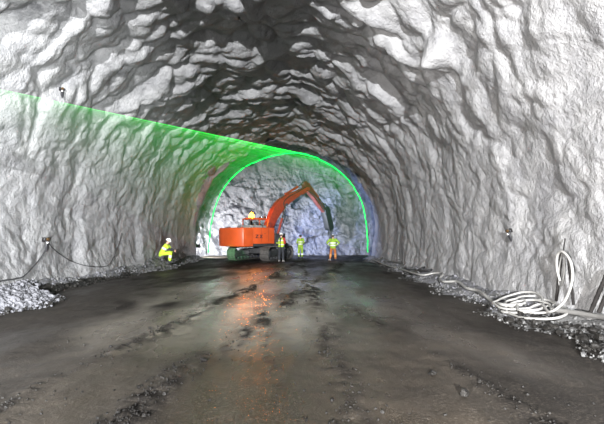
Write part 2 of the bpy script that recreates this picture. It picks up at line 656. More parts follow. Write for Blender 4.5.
GZ = GZ - .0 * np.clip(troughs, 0, 1) * np.sin(GY * 2 * PI / .16) * np.clip(fbm(GX, GY * .6, 252, 2) + .1, 0, 1) * .5
fl = grid_mesh('floor', GX, GY, GZ, M['floor'])
tag(fl, kind='structure')
muck = np.clip(ridges * np.clip(.75 + 1.3 * fbm(GX * 5, GY * 3, 265, 3), 0, 1.3) + 1.1 * np.clip(fbm(GX * .5, GY * .25, 261, 4) - .25, 0, 1), 0, 1)
muck = np.clip(muck + np.clip((GX - .8 - .10 * GY + 1.2 * fbm(GX * .6, GY * .3, 271, 3)) / 2.0, 0, .9) + np.clip((GY - 17 + 4 * fbm(GX * .3, GY * .2, 272, 2)) / 8, 0, .8), 0, 1)
sl_ = np.clip((GY - 5.0) / 4.0, 0, 1) * np.clip((19 - GY) / 6, 0, 1) * np.clip(1.1 - np.abs(GX + .9 + .05 * GY) / 3.2, 0, 1)  # floor colour paler in the middle distance, fading nearer, farther and sideways
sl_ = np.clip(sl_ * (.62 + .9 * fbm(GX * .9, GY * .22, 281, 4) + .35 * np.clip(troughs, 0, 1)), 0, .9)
a_ = fl.data.attributes.new('pale_lanes', 'FLOAT', 'POINT')
a_.data.foreach_set('value', sl_.ravel().astype(np.float32))
at_ = fl.data.attributes.new('muck', 'FLOAT', 'POINT')
muck = np.clip(muck + np.clip((-2.8 - GX + 1.0 * fbm(GX * .7, GY * .4, 291, 3)) / 2.2, 0, .75), 0, 1)
at_.data.foreach_set('value', muck.ravel().astype(np.float32))

BV_L = bvh_of(wr, ce, wl)
BV_F = bvh_of(fl)
BV_R = bvh_of(face, wh)
EYEP = Vector((0, 0, EYE))


def hit(px, py, bv, off=.0):
    d = (at(px, py, 1.0) - EYEP).normalized()
    p, n, i, dist = bv.ray_cast(EYEP, d)
    if p is None:
        return None, None
    if n.dot(d) > 0:
        n = -n
    return p + n * off, n


def floor_z(x, y):
    p, n, i, dd = BV_F.ray_cast(Vector((x, y, 3)), Vector((0, 0, -1)))
    return p.z if p else 0.0


# ------------------------------------------------------------------ banks of rubble along the wall foot
def stone_mesh(rng, r):
    bm = bmesh.new()
    bmesh.ops.create_icosphere(bm, subdivisions=1, radius=1)
    ax = [rng.uniform(.6, 1.2), rng.uniform(.55, 1.0), rng.uniform(.4, .8)]
    q = Euler((rng.uniform(0, 6), rng.uniform(0, 6), rng.uniform(0, 6))).to_matrix()
    vs = []
    for v in bm.verts:
        k = rng.uniform(.72, 1.15)
        vs.append(tuple(q @ Vector((v.co.x * ax[0] * k * r, v.co.y * ax[1] * k * r, v.co.z * ax[2] * k * r))))
    fs = [tuple(v.index for v in f.verts) for f in bm.faces]
    bm.free()
    return vs, fs


RNG = random.Random(3)
STONES = [stone_mesh(RNG, 1.0) for _ in range(24)]


class Scatter:
    def __init__(self):
        self.v, self.f, self.mi = [], [], []

    def add(self, p, r, rng, mi=0):
        vs, fs = STONES[rng.randrange(len(STONES))]
        a = rng.uniform(0, 2 * PI)
        c, s = math.cos(a) * r, math.sin(a) * r
        k = len(self.v)
        self.v += [(p[0] + v[0] * c - v[1] * s, p[1] + v[0] * s + v[1] * c, p[2] + v[2] * r) for v in vs]
        self.f += [tuple(k + i for i in q) for q in fs]
        self.mi += [mi] * len(fs)

    def build(self, name, mats, smooth=False):
        me = bpy.data.meshes.new(name)
        me.from_pydata(self.v, [], self.f)
        for m_ in mats:
            me.materials.append(m_)
        me.polygons.foreach_set('material_index', self.mi)
        ob = bpy.data.objects.new(name, me)
        COL.objects.link(ob)
        return ob


def wall_x(y, side):
    """x of the lining at the wall foot"""
    d = Vector((side, 0, 0))
    p, n, i, dd = BV_L.ray_cast(Vector((TX, y, .35)), d)
    return p.x if p else TX + side * 6


def bank(side, y):
    """height at wall, width onto the floor"""
    if side < 0:
        fat = math.exp(-((y - 8.2) / 1.9) ** 2)
        h = .30 + .20 * fat + .10 * math.sin(y * 1.3) * .5
        w = .55 + .95 * fat + .16 * math.sin(y * 2.1 + 1) + .1 * math.sin(y * 5.3)
        if y > 14:
            k_ = math.exp(-((y - 19.3) / 1.3) ** 2)
            h += .34 * k_
            w += .45 * k_
    else:
        h = .27 + .07 * math.sin(y * 1.7)
        w = .95 + .18 * math.sin(y * 1.9) + .12 * math.sin(y * 4.7 + 2)
        if y > 15:
            w -= .25
    return max(h, .1), max(w, .25)


def bank_h(side, x, y, wx):
    h, w = bank(side, y)
    t = abs(x - wx) / w
    if t >= 1:
        return None
    base = h * (1 - t) ** 1.1
    return base


banks = {}
for side, nm in ((-1, 'left'), (1, 'right')):
    rng = random.Random(40 + side)
    ny, nx = 260, 16
    gy = np.linspace(3.0, 27.2, ny)
    BX, BY, BZ = (np.zeros((nx, ny)) for _ in range(3))
    wxs = np.array([wall_x(float(y), side) if y < 26.3 else TX + side * 6.3 for y in gy])
    k = np.ones(9) / 9
    wxs_s = np.convolve(np.pad(wxs, 4, mode='edge'), k, 'valid')
    for j, y in enumerate(gy):
        h, w = bank(side, float(y))
        for i in range(nx):
            t = i / (nx - 1) * 1.05 - .05
            BX[i, j] = wxs_s[j] - side * (t * w) + side * (.25 if i == 0 else 0)
            BY[i, j] = y
            BZ[i, j] = h * max(0, 1 - t) ** 1.1 - .03 * (i == nx - 1)
    nz = .05 * fbm(BX * 3, BY * 3, 301, 3) + .04 * facets(BX * 4, BY * 4, 311, 1, .22)
    BZ += nz * np.clip(BZ * 6, 0, 1)
    sc = Scatter()
    # base mound first as part of the same heap
    co = np.stack([BX, BY, BZ], -1).reshape(-1, 3)
    idx = np.arange(nx * ny).reshape(nx, ny)
    q = np.stack([idx[:-1, :-1], idx[1:, :-1], idx[1:, 1:], idx[:-1, 1:]], -1).reshape(-1, 4)
    if side < 0:
        q = q[:, ::-1]
    sc.v = [tuple(v) for v in co]
    sc.f = [tuple(int(a) for a in v) for v in q]
    cyy = BY[:-1, :-1].reshape(-1)
    cti = np.repeat(np.arange(nx - 1), ny - 1)

    def tone(y, t, rng):
        n_ = .5 * math.sin(y * .9 + 1) + .5 * math.sin(y * 2.3)
        if side < 0:
            if y < 9.9:
                return 0 if t < .93 or rng.random() < .4 else 2
            if y < 15.5:
                return 2 if t > .45 + .2 * n_ else (0 if rng.random() < .6 else 1)
            return 1 if rng.random() < .6 else (0 if rng.random() < .6 else 2)
        if y < 7.2:
            return (1 if rng.random() < .5 else 2) if t > .25 else 1
        if t > .8:
            return 2 if rng.random() < .6 else 1
        return 0 if rng.random() < .45 else 1
    sc.mi = [tone(float(y), float(t) / nx, rng) for y, t in zip(cyy, cti)]
    n_st = 3600 if side < 0 else 3000
    for _ in range(n_st):
        y = 4.5 + (26.5 - 4.5) * rng.random() ** 1.5
        if side < 0 and rng.random() < .45:
            y = rng.uniform(6.6, 10.2)
        j = min(ny - 1, max(0, int((y - 3.0) / 24.2 * (ny - 1))))
        h, w = bank(side, y)
        t = rng.random() ** (.8 if side < 0 else .7) * 1.10
        x = wxs_s[j] - side * t * w
        z = h * max(0, 1 - t) ** 1.1
        r = rng.uniform(.018, .05) * (1.0 if rng.random() < .85 else 1.9) * (1 if side < 0 else .72)
        sc.add((x, y, z + r * .25 + (.04 * perlin(np.array([x * 3.]), np.array([y * 3.]), 301)[0])), r, rng, tone(y, t, rng))
    ob = sc.build('rubble_bank', [M['stone'], M['stone_mid'], M['stone_dark']])
    tag(ob, 'long bank of pale crushed gravel along the foot of the left wall, widest near the camera' if side < 0 else
        'low bank of dark broken rubble along the foot of the right wall under the hoses', 'gravel', kind='stuff')
    banks[side] = (gy, wxs_s)
    ob.data.polygons.foreach_set('use_smooth', [i < len(q) for i in range(len(ob.data.polygons))])


def bank_top(side, x, y):
    gy, wx = banks[side]
    w0 = float(np.interp(y, gy, wx))
    b_ = bank_h(side, x, y, w0)
    f_ = floor_z(x, y)
    return max(f_, b_ if b_ is not None else f_)


# loose rocks, each its own thing
def rock_thing(p, r, seed, m_, label, group):
    rng = random.Random(seed)
    bm = bmesh.new()
    bmesh.ops.create_icosphere(bm, subdivisions=3, radius=1)
    pl = [(Vector((rng.gauss(0, 1), rng.gauss(0, 1), rng.gauss(0, 1))).normalized(), rng.uniform(.45, .85)) for _ in range(11)]
    for v in bm.verts:
        d = v.co.normalized()
        k = 1.0
        for n_, h in pl:
            c = d.dot(n_)
            if c > 1e-3:
                k = min(k, h / c)
        v.co = d * k * r
        v.co.z *= .75
    zmin = min(v.co.z for v in bm.verts)
    me = bpy.data.meshes.new('rock')
    bm.to_mesh(me)
    bm.free()
    me.materials.append(m_)
    me.polygons.foreach_set('use_smooth', [True] * len(me.polygons))
    me.set_sharp_from_angle(angle=R(24))
    ob = bpy.data.objects.new('rock', me)
    ob.location = (p[0], p[1], p[2] - zmin - r * .12)
    ob.rotation_euler = (0, 0, rng.uniform(0, 6))
    COL.objects.link(ob)
    return tag(ob, label, 'rock', group)


rng = random.Random(77)
for i in range(30):
    y = rng.uniform(7.4, 10.4)
    h, w = bank(-1, y)
    x = float(np.interp(y, *banks[-1])) + rng.uniform(.35, 1.0) * w
    rock_thing((x, y, bank_top(-1, x, y)), rng.uniform(.055, .10), 500 + i, M['stone'],
               'pale angular rock lying on the wide gravel heap at the left wall', 'loose rocks on the left gravel heap')
for i in range(26):
    y = rng.uniform(5.2, 7.6)
    h, w = bank(1, y)
    x = float(np.interp(y, *banks[1])) - rng.uniform(.5, 1.0) * w
    rock_thing((x, y, bank_top(1, x, y)), rng.uniform(.05, .10), 600 + i, M['stone_dark'],
               'angular rock in the rubble below the grey pipe at the right wall', 'loose rocks by the right wall')
# single stones on the floor
for px, py, r, lab in ((262, 375 - 0, .0, None), (432.5, 375, .055, 'fist sized stone alone on the open muddy floor, right of the middle'),
                       (464, 396, .06, 'rough loose stone on the muddy floor, nearest to the camera'),
                       (204, 361, .05, 'small stone on the dark rut left of the middle of the floor')):
    if lab:
        p, n = hit(px, py, BV_F)
        rock_thing(p, r, int(px), M['stone_dark'], lab, None)
# crumbs thrown up along the ruts
sc = Scatter()
rng = random.Random(5)
tries = 0
while len(sc.mi) < 2600 * 20 and tries < 120000:
    tries += 1
    y = 3.0 + 14 * rng.random() ** 1.8
    x = rng.uniform(-4.5, 3.6)
    i = int(np.argmin(np.abs(xf - x)))
    j = int(np.argmin(np.abs(yf - y)))
    if rng.random() > .022 + ridges[i, j] ** 1.5 * .9:
        continue
    r = rng.uniform(.006, .018) * (1 if rng.random() < .93 else 1.9)
    sc.add((x, y, GZ[i, j] + r * .3), r, rng, 2)
ob = sc.build('pebbles', [M['stone'], M['stone_mid'], M['stone_dark']])
tag(ob, 'dark crumbs and pebbles strewn along the wheel ruts of the muddy floor', 'pebbles', kind='stuff')

# ------------------------------------------------------------------ laser profile on the rock, and its fan of lit dust
arc_px = [(208, 253), (209, 243), (210, 232), (212, 220), (215.5, 206), (221, 193), (228, 182.5), (236, 174), (246, 166.5), (260, 160), (274, 155.5),
          (290, 153.2), (306, 154.3), (318, 158.5), (330, 164.5), (340, 171.5), (349, 180.5), (356, 191), (361.5, 202), (365, 216), (367, 232), (368, 252)]
arc_s = spline([Vector((a, b_, 0)) for a, b_ in arc_px], 7)
arc = []
for p in arc_s:
    h_, n_ = hit(p.x, p.y, BV_R, .03)
    arc.append(h_)
SRC = Vector((-6.05, 4.6, EYE + (CY - (90 - .217 * 500)) * 4.6 / F * 0 + 4.05))
# put the instrument on the sight line of the beam's upper edge (through (0,90) in the photo, tangent to the profile)
ppx = CX + SRC.x * F / SRC.y
SRC.z = EYE + (CY - (90 + .217 * ppx)) * SRC.y / F
mb = MB()
# light on the rock: split where the rock jumps in depth
run = [arc[0]]
for a, b_ in zip(arc, arc[1:]):
    if abs(a.y - b_.y) > .55:
        if len(run) > 1:
            mb.tube(run, .038, 6)
        run = []
    run.append(b_)
if len(run) > 1:
    mb.tube(run, .038, 6)
mb.build('laser_line', M['laser'])
tag(bpy.data.objects['laser_line'], 'bright green laser outline of the tunnel arch drawn on the rock face', 'laser line')
# fan
n = len(arc)
cen = Vector((RX, FACE_Y, 2.2))
mb_v, mb_f = [], []
HALF = .006
for k, P in enumerate(arc):
    o_ = (P - cen)
    o_.y = 0
    o_.normalize()
    S2 = SRC + (P - SRC) * .012
    E2 = SRC + (P - SRC) * .995
    hw_ = HALF * (.12 + .88 * max(0, min(1, (P.z - 1.0) / 6.5)) ** 1.5)
    mb_v += [S2 - o_ * hw_ * .7, S2 + o_ * hw_ * .7, E2 + o_ * hw_, E2 - o_ * hw_]
for k in range(n - 1):
    a, b_ = 4 * k, 4 * (k + 1)
    for i in range(4):
        mb_f.append((a + i, a + (i + 1) % 4, b_ + (i + 1) % 4, b_ + i))
mb_f += [(3, 2, 1, 0), (4 * n - 4, 4 * n - 3, 4 * n - 2, 4 * n - 1)]
mb = MB()
mb.poly(mb_v, mb_f)
fan = mb.build('laser_beam', M['fan'], angle=180)
tag(fan, 'fan of green laser light in dusty air, from the upper left wall to the rock face', 'laser beam')
# the instrument that throws it, on a bracket at the left wall
root = empty('laser_scanner', SRC)
sp, sn, si, sd = BV_L.ray_cast(SRC + Vector((0, 0, -.25)), Vector((-1, 0, 0)))
mb = MB(); mb.box((0, -.02, -.02), (.16, .16, .26), 0, .02); mb.build('housing', M['grey'], root)
mb = MB(); mb.cyl((0, .05, 0), (0, .10, 0), .04); mb.build('lens_tube', M['black'], root)
mb = MB(); mb.box((0, -.02, -.17), (.2, .2, .03), 0, .005)
if sp:
    mb.cyl((0, -.02, -.2), (sp.x - SRC.x - .05, -.02, -.25), .02)
mb.build('bracket', M['steel_dark'], root)
tag(root, 'grey laser scanner on a steel bracket high on the left wall', 'laser scanner')

# ------------------------------------------------------------------ excavator
EXC = Vector((-3.02, 26.7, 0))
EXC.z = floor_z(EXC.x, EXC.y)
TRK, UPP = R(70), R(44)
exc = empty('excavator', EXC)
tag(exc, 'orange red tracked excavator with a hydraulic breaker working at the rock face', 'excavator')


def place(ob, ang):
    ob.rotation_euler = (0, 0, ang)
    return ob


# undercarriage
mb = MB()
mb.box((0, 0, .62), (1.7, 1.5, .36), 0, .05)
for sx in (-1, 1):
    for sy in (-1, 1):
        mb.prism([(sx * .35, .45), (sx * 1.05, .40), (sx * 1.05, .66), (sx * .35, .78)], sy * .5, sy * .95, 'y', 0, .02)
mb.cyl((0, 0, .74), (0, 0, .98), .66, .62, 32)
place(mb.build('carbody', M['steel_dark'], exc), TRK)


def track_path(hl, z0, z1, n=22):
    """closed outline of a crawler chain in x,z"""
    r = (z1 - z0) / 2
    zc = (z0 + z1) / 2
    pts = []
    for k in range(n):
        a = PI / 2 - PI * k / (n - 1)
        pts.append(((hl - r) + r * math.cos(a), zc + r * math.sin(a)))
    for k in range(n):
        a = -PI / 2 - PI * k / (n - 1)
        pts.append((-(hl - r) + r * math.cos(a), zc + r * math.sin(a)))
    return pts


for sgn in (-1, 1):
    tr = MB()
    y0 = sgn * 1.22
    w = .60
    hl, z0, z1 = 2.18, .0, .94
    r = (z1 - z0) / 2
    per = 2 * PI * r + 4 * (hl - r)
    N = 46
    for k in range(N):
        s = per * k / N
        L = 2 * (hl - r)
        if s < L:
            x, z, a = -(hl - r) + s, z1, 0
        elif s < L + PI * r:
            t = (s - L) / r
            x, z, a = (hl - r) + r * math.sin(t), r + r * math.cos(t), -t
        elif s < 2 * L + PI * r:
            x, z, a = (hl - r) - (s - L - PI * r), z0, PI
        else:
            t = (s - 2 * L - PI * r) / r
            x, z, a = -(hl - r) - r * math.sin(t), r - r * math.cos(t), PI - t
        rot = Matrix.Rotation(-a, 3, 'Y')
        nrm = rot @ Vector((0, 0, 1))
        c = Vector((x, y0, z)) - nrm * .025
        tr.box(c, (per / N * .93, w, .03), 0, .004, rot, 1)
        tr.box(c + nrm * .02 + rot @ Vector((-.03, 0, 0)), (.02, w, .035), 0, 0, rot)
        tr.box(c - nrm * .05, (per / N * .8, .16, .07), 0, .01, rot, 1)
    trk = place(tr.build('track', M['track'], exc), TRK)
    f_ = MB()
    f_.box((0, y0, .47), (2 * (hl - r), .22, .34), 0, .04)
    f_.prism([(-.9, .62), (.9, .62), (.8, .78), (-.8, .78)], y0 - .1, y0 + .1, 'y', 0, .02)
    f_.build('track_frame', M['steel_dark'], trk)
    for xs, nm in ((-(hl - r), 'sprocket'), (hl - r, 'idler_wheel')):
        s_ = MB()
        s_.cyl((xs, y0 - .13, r), (xs, y0 + .13, r), .34, .34, 24, 0, .02)
        s_.cyl((xs, y0 - .24, r), (xs, y0 + .24, r), .20, .20, 20, 0, .02)
        for q in range(10 if nm == 'sprocket' else 0):
            a = 2 * PI * q / 10
            s_.box((xs + .36 * math.cos(a), y0, r + .36 * math.sin(a)), (.08, .10, .07), 0, .01, Matrix.Rotation(-a, 3, 'Y'))
        s_.build(nm, M['steel_dark'], trk)
    for q in range(7):
        s_ = MB()
        xs = -(hl - r) + .35 + q * (2 * (hl - r) - .7) / 6
        s_.cyl((xs, y0 - .2, .17), (xs, y0 + .2, .17), .11, .11, 16, 0, .015)
        s_.build('roller', M['steel_dark'], trk)

# upper structure (all in the frame of the slewed house: x forward, y left)
HW = 1.42


def up(mbx, name, mats, parent=None, angle=38):
    ob_ = mbx.build(name, mats, parent or exc, angle)
    if parent is None:
        ob_.rotation_euler = (0, 0, UPP)
    return ob_


mb = MB()
mb.box((-.55, 0, 1.05), (3.4, 2.6, .20), 0, .03)
mb.box((.95, 0, 1.08), (.7, 1.0, .28), 0, .03)
mb.box((.62, -1.05, 1.05), (1.15, .72, .2), 0, .02)
up(mb, 'slewing_platform', M['steel_dark'])
# counterweight: rounded tail
out = []
for k in range(19):
    a = -1 + 2 * k / 18
    y = HW * a
    x = -2.95 + .40 * abs(a) ** 3.2
    out.append((x, y))
out = [(-1.78, -HW)] + out + [(-1.78, HW)]
mb = MB()
mb.prism(out, .96, 2.17, 'z', 0, .06, 3)
cw = up(mb, 'counterweight', M['orange'], angle=30)
for sy in (-.75, .75):
    mb = MB()
    mb.cyl((-2.2, sy, 2.15), (-2.2, sy, 2.24), .07, .07, 14, 0, .01)
    mb.build('lifting_eye', M['orange_boom'], cw)
# right side body panels
mb = MB()
mb.box((-.90, -.98, 1.66), (1.74, .88, 1.06), 0, .04)
sp_ = up(mb, 'side_panel', M['orange'])
mb = MB()
mb.box((-1.15, -1.424, 1.72), (.012, .008, .9), 0)
mb.box((-.55, -1.424, 1.72), (.012, .008, .9), 0)
mb.box((-.85, -1.43, 1.80), (.09, .02, .03), 0, .004)
mb.build('panel_seam', M['black'], sp_)
# dark model marking, two blunt characters (unreadable in the photo)
mb = MB()
X0 = -1.62
mb.prism([(X0, 1.50), (X0 + .24, 1.50), (X0 + .24, 1.55), (X0 + .09, 1.55), (X0 + .24, 1.68), (X0 + .24, 1.73), (X0, 1.73), (X0, 1.68), (X0 + .14, 1.68), (X0, 1.55)], -1.436, -1.424, 'y')
X0 = -1.30
mb.prism([(X0, 1.50), (X0 + .08, 1.50), (X0 + .13, 1.575), (X0 + .18, 1.50), (X0 + .26, 1.50), (X0 + .17, 1.615), (X0 + .26, 1.73), (X0 + .18, 1.73), (X0 + .13, 1.655), (X0 + .08, 1.73), (X0, 1.73), (X0 + .09, 1.615)], -1.436, -1.424, 'y')
mb.build('marking', M['decal'], sp_)
mb = MB()
mb.box((-.9, .98, 1.66), (1.74, .88, 1.06), 0, .04)
up(mb, 'side_panel', M['orange'])
mb = MB()
mb.box((-1.0, 0, 1.70), (1.56, 1.1, .96), 0, .04)
mb.prism([(-1.75, 2.14), (-.35, 2.14), (-.42, 2.36), (-1.7, 2.36)], -1.0, .55, 'y', 0, .04)
up(mb, 'engine_hood', M['grey'])
mb = MB()
mb.cyl((-1.3, -.35, 2.3), (-1.3, -.35, 2.68), .055, .055, 14)
mb.cyl((-1.3, -.35, 2.68), (-1.36, -.35, 2.76), .055, .05, 14)
up(mb, 'exhaust_pipe', M['steel_dark'])
mb = MB()
for q in [[(-1.7, -1.35, 2.15), (-1.7, -1.35, 2.5), (-.3, -1.35, 2.5), (-.3, -1.35, 2.15)], [(-1.0, -1.35, 2.15), (-1.0, -1.35, 2.5)]]:
    mb.tube(q, .018, 8)
up(mb, 'handrail', M['black'])
mb = MB()
mb.box((.50, -1.06, 1.48), (.92, .72, .68), 0, .05)
mb.box((.78, -1.06, 1.20), (.5, .70, .12), 0, .02)
mb.box((1.02, -1.06, .92), (.22, .6, .05), 0, .01)
up(mb, 'tool_box', M['steel_dark'])
# cab on the left front
cabx0, cabx1, caby0, caby1 = -.72, .98, .42, 1.40
mb = MB()
prof = [(cabx0, 1.15), (cabx1, 1.15), (cabx1 + .12, 1.75), (cabx1 - .16, 2.82), (cabx0 + .05, 2.82), (cabx0, 1.9)]
mb.box(((cabx0 + cabx1) / 2 + .05, (caby0 + caby1) / 2, 1.55), (1.72, .96, .72), 0, .04)
mb.prism([(cabx0 + .0, 2.80), (cabx1 - .12, 2.80), (cabx1 - .22, 2.93), (cabx0 + .08, 2.93)], caby0, caby1, 'y', 0, .035)
for y in (caby0 + .04, caby1 - .04):
    for (xa, za, xb, zb) in ((cabx0 + .05, 1.9, cabx0 + .06, 2.82), (.12, 1.9, .12, 2.82), (cabx1 + .08, 1.85, cabx1 - .18, 2.82)):
        mb.tube([(xa, y, za), (xb, y, zb)], .042, 8)
cab = up(mb, 'cab', M['orange'])
for pts_, y in (([(cabx0 + .1, 1.92), (.08, 1.92), (.08, 2.78), (cabx0 + .1, 2.78)], caby0 + .035), ([(.16, 1.92), (cabx1 + .03, 1.92), (cabx1 - .18, 2.78), (.16, 2.78)], caby0 + .035),
                ([(cabx0 + .1, 1.92), (.08, 1.92), (.08, 2.78), (cabx0 + .1, 2.78)], caby1 - .035), ([(.16, 1.92), (cabx1 + .03, 1.92), (cabx1 - .18, 2.78), (.16, 2.78)], caby1 - .035)):
    mb = MB()
    mb.prism(pts_, y - .004, y + .004, 'y')
    mb.build('window', M['glass'], cab)
mb = MB()
mb.prism([(caby0 + .08, 1.93), (caby1 - .08, 1.93), (caby1 - .08, 2.78), (caby0 + .08, 2.78)], cabx0 + .04, cabx0 + .048, 'x')
mb.build('window', M['glass'], cab)
mb = MB()
mb.poly([(cabx1 + .09, caby0 + .08, 1.9), (cabx1 + .09, caby1 - .08, 1.9), (cabx1 - .17, caby1 - .08, 2.79), (cabx1 - .17, caby0 + .08, 2.79),
         (cabx1 + .08, caby0 + .08, 1.9), (cabx1 + .08, caby1 - .08, 1.9), (cabx1 - .18, caby1 - .08, 2.79), (cabx1 - .18, caby0 + .08, 2.79)],
        [(0, 1, 2, 3), (7, 6, 5, 4), (0, 4, 5, 1), (1, 5, 6, 2), (2, 6, 7, 3), (3, 7, 4, 0)])
mb.build('windscreen', M['glass'], cab)
mb = MB()
mb.box((0, .91, 1.95), (.5, .5, .14), 0, .04)
mb.box((-.27, .91, 2.3), (.13, .5, .66), 0, .05, Matrix.Rotation(-.15, 3, 'Y'))
mb.box((-.33, .91, 2.68), (.09, .26, .16), 0, .03)
mb.build('seat', M['seat'], cab)
# beacon
mb = MB()
mb.cyl((-.45, .62, 2.91), (-.45, .62, 3.0), .10, .09, 18, 0, .01)
bc = up(mb, 'beacon', M['black'])
bc['label'] = 'lit amber warning beacon on the cab roof'
mb = MB()
mb.loft([(-.45, .62, 3.0), (-.45, .62, 3.12), (-.45, .62, 3.2)], [.17, .16, .11], n=18)
mb.build('lens', M['beacon'], bc)


# boom, stick, breaker in the x,z plane of the house
def arm_plate(pts, hw, bev=.03):
    m2 = MB()
    m2.prism(pts, -hw, hw, 'y', 0, bev, 2)
    return m2


def thick_line(cl, hs):
    """outline round a centre line with half heights"""
    up_, dn = [], []
    cl = [Vector((a, 0, b_)) for a, b_ in cl]
    for i, p in enumerate(cl):
        d = (cl[min(i + 1, len(cl) - 1)] - cl[max(i - 1, 0)]).normalized()
        nn = Vector((-d.z, 0, d.x))
        up_.append(p + nn * hs[i])
        dn.append(p - nn * hs[i])
    pts = [(v.x, v.z) for v in up_] + [(v.x, v.z) for v in reversed(dn)]
    return pts


BF, BE, BT = (.30, 1.85), (2.0, 4.12), (4.30, 5.30)
cl = [Vector((BF[0], 0, BF[1])), Vector((.75, 0, 2.65)), Vector((1.25, 0, 3.45)), Vector((1.75, 0, 4.00)), Vector((2.4, 0, 4.42)), Vector((3.3, 0, 4.86)), Vector((4.30, 0, 5.30))]
cl = spline(cl, 5)
hs = []
for i, p in enumerate(cl):
    t = i / (len(cl) - 1)
    hs.append(.17 + .20 * math.sin(PI * min(1, t * 1.15)) ** .8 if t < .87 else .17 + .12 * max(0, (1 - t) / .13) * .6)
mb = arm_plate(thick_line([(p.x, p.z) for p in cl], hs), .24, .02)
mb.cyl((BF[0], -.34, BF[1]), (BF[0], .34, BF[1]), .16, .16, 20)
mb.cyl((BT[0], -.30, BT[1]), (BT[0], .30, BT[1]), .14, .14, 20)
boom = up(mb, 'boom', M['orange_boom'], angle=30)
# stick
SE = (6.40, 3.66)
mb = arm_plate([(3.98, 5.78), (4.18, 5.92), (4.52, 5.66), (5.4, 4.86), (6.42, 3.82), (6.52, 3.62), (6.38, 3.52), (6.18, 3.62), (5.2, 4.50), (4.42, 5.10), (4.12, 5.20), (4.0, 5.45)], .19, .02)
mb.cyl((4.3, -.27, 5.3), (4.3, .27, 5.3), .11, .11, 18)
mb.cyl((SE[0], -.26, SE[1]), (SE[0], .26, SE[1]), .10, .10, 18)
stick = up(mb, 'stick', M['stick_paint'], angle=30)


def cylinder(p0, p1, y, r, rod_frac, name='hydraulic_cylinder'):
    a, b_ = Vector((p0[0], y, p0[1])), Vector((p1[0], y, p1[1]))
    d = b_ - a
    m2 = MB()
    m2.cyl(a, a + d * (1 - rod_frac), r, r, 16, 0, .01)
    m2.cyl(a + d * (1 - rod_frac) - d.normalized() * .08, a + d * (1 - rod_frac), r * 1.2, r * 1.2, 16)
    m2.cyl(a + Vector((0, -r * 1.1, 0)), a + Vector((0, r * 1.1, 0)), r * 1.1, r * 1.1, 14)
    o1 = up(m2, name, M['orange_boom'])
    m2 = MB()
    m2.cyl(a + d * (1 - rod_frac), b_, r * .55, r * .55, 14)
    m2.cyl(b_ + Vector((0, -r, 0)), b_ + Vector((0, r, 0)), r * .95, r * .95, 14)
    m2.build('rod', M['chrome'], o1)
    return o1


for y in (-.36, .36):
    cylinder((1.02, 1.50), (1.95, 3.95), y, .085, .42, 'boom_cylinder')
cylinder((2.25, 4.78), (4.02, 5.74), 0, .085, .35, 'stick_cylinder')
cylinder((4.58, 5.72), (6.30, 4.28), 0, .075, .36, 'breaker_cylinder')
mb = MB()
for y in (-.16, .16):
    mb.prism(thick_line([(6.30, 4.28), (6.75, 3.92)], [.05, .05]), y - .02, y + .02, 'y', 0, .005)
    mb.prism(thick_line([(6.30, 4.28), (6.15, 3.80)], [.05, .05]), y - .06, y - .02, 'y', 0, .005)
up(mb, 'linkage', M['steel_dark'])
# breaker
ax0, ax1 = Vector((6.55, 0, 3.72)), Vector((7.12, 0, 1.95))
dd = (ax1 - ax0).normalized()
ang = math.atan2(dd.x, -dd.z)
rot = Matrix.Rotation(-ang, 3, 'Y')


def bp_(x, z):
    v = ax0 + rot @ Vector((x, 0, z))
    return (v.x, v.z)


mb = MB()
mb.prism([bp_(-.20, .28), bp_(.22, .28), bp_(.30, .02), bp_(.30, -1.42), bp_(.20, -1.62), bp_(-.20, -1.62), bp_(-.30, -1.42), bp_(-.30, .02)], -.27, .27, 'y', 0, .03)
mb.cyl((ax0.x, -.3, ax0.z), (ax0.x, .3, ax0.z), .10)
for z in (-.15, -.75, -1.3):
    for x in (-.2, .2):
        c = bp_(x, z)
        mb.cyl((c[0], -.30, c[1]), (c[0], .30, c[1]), .04, .04, 8)
brk = up(mb, 'breaker', M['black'])
mb = MB()
a, b_ = ax0 + dd * 1.55, ax0 + dd * 2.25
mb.cyl(a, b_, .075, .07, 14)
mb.cyl(b_, b_ + dd * .22, .07, .012, 14)
mb.build('chisel', M['steel_dark'], brk)
# hydraulic hoses
for y, pts_ in ((-.30, [(1.15, -.30, 1.75), (1.65, -.34, 2.6), (1.95, -.33, 3.4), (1.75, -.30, 4.05), (2.3, -.27, 4.55), (3.4, -.26, 5.08), (4.1, -.24, 5.45)]),
                (-.30, [(4.1, -.24, 5.2), (4.7, -.26, 5.0), (5.4, -.24, 4.55), (6.0, -.24, 3.9), (6.3, -.32, 3.35), (6.65, -.30, 3.3)])):
    mb = MB()
    mb.tube(pts_, .035, 8, smooth=8)
    up(mb, 'hydraulic_hose', M['rubber'])
# work lamps
for (x, y, z) in ((cabx1 - .25, .6, 3.0), (cabx1 - .25, 1.2, 3.0)):
    mb = MB()
    mb.box((x, y, z), (.12, .18, .14), 0, .02)
    mb.cyl((x - .03, y, z - .12), (x - .03, y, z), .015)
    w_ = up(mb, 'work_lamp', M['black'])
    mb = MB()
    mb.box((x + .062, y, z), (.01, .15, .11), 0, .003)
    mb.build('glass', M['lampglass'], w_)
mb = MB()
mb.box((2.35, .30, 4.02), (.14, .10, .14), 0, .02)
w_ = up(mb, 'work_lamp', M['black'])
mb = MB()
mb.box((2.425, .30, 4.0), (.012, .08, .11), 0, .003)
mb.build('glass', M['lampglass'], w_)


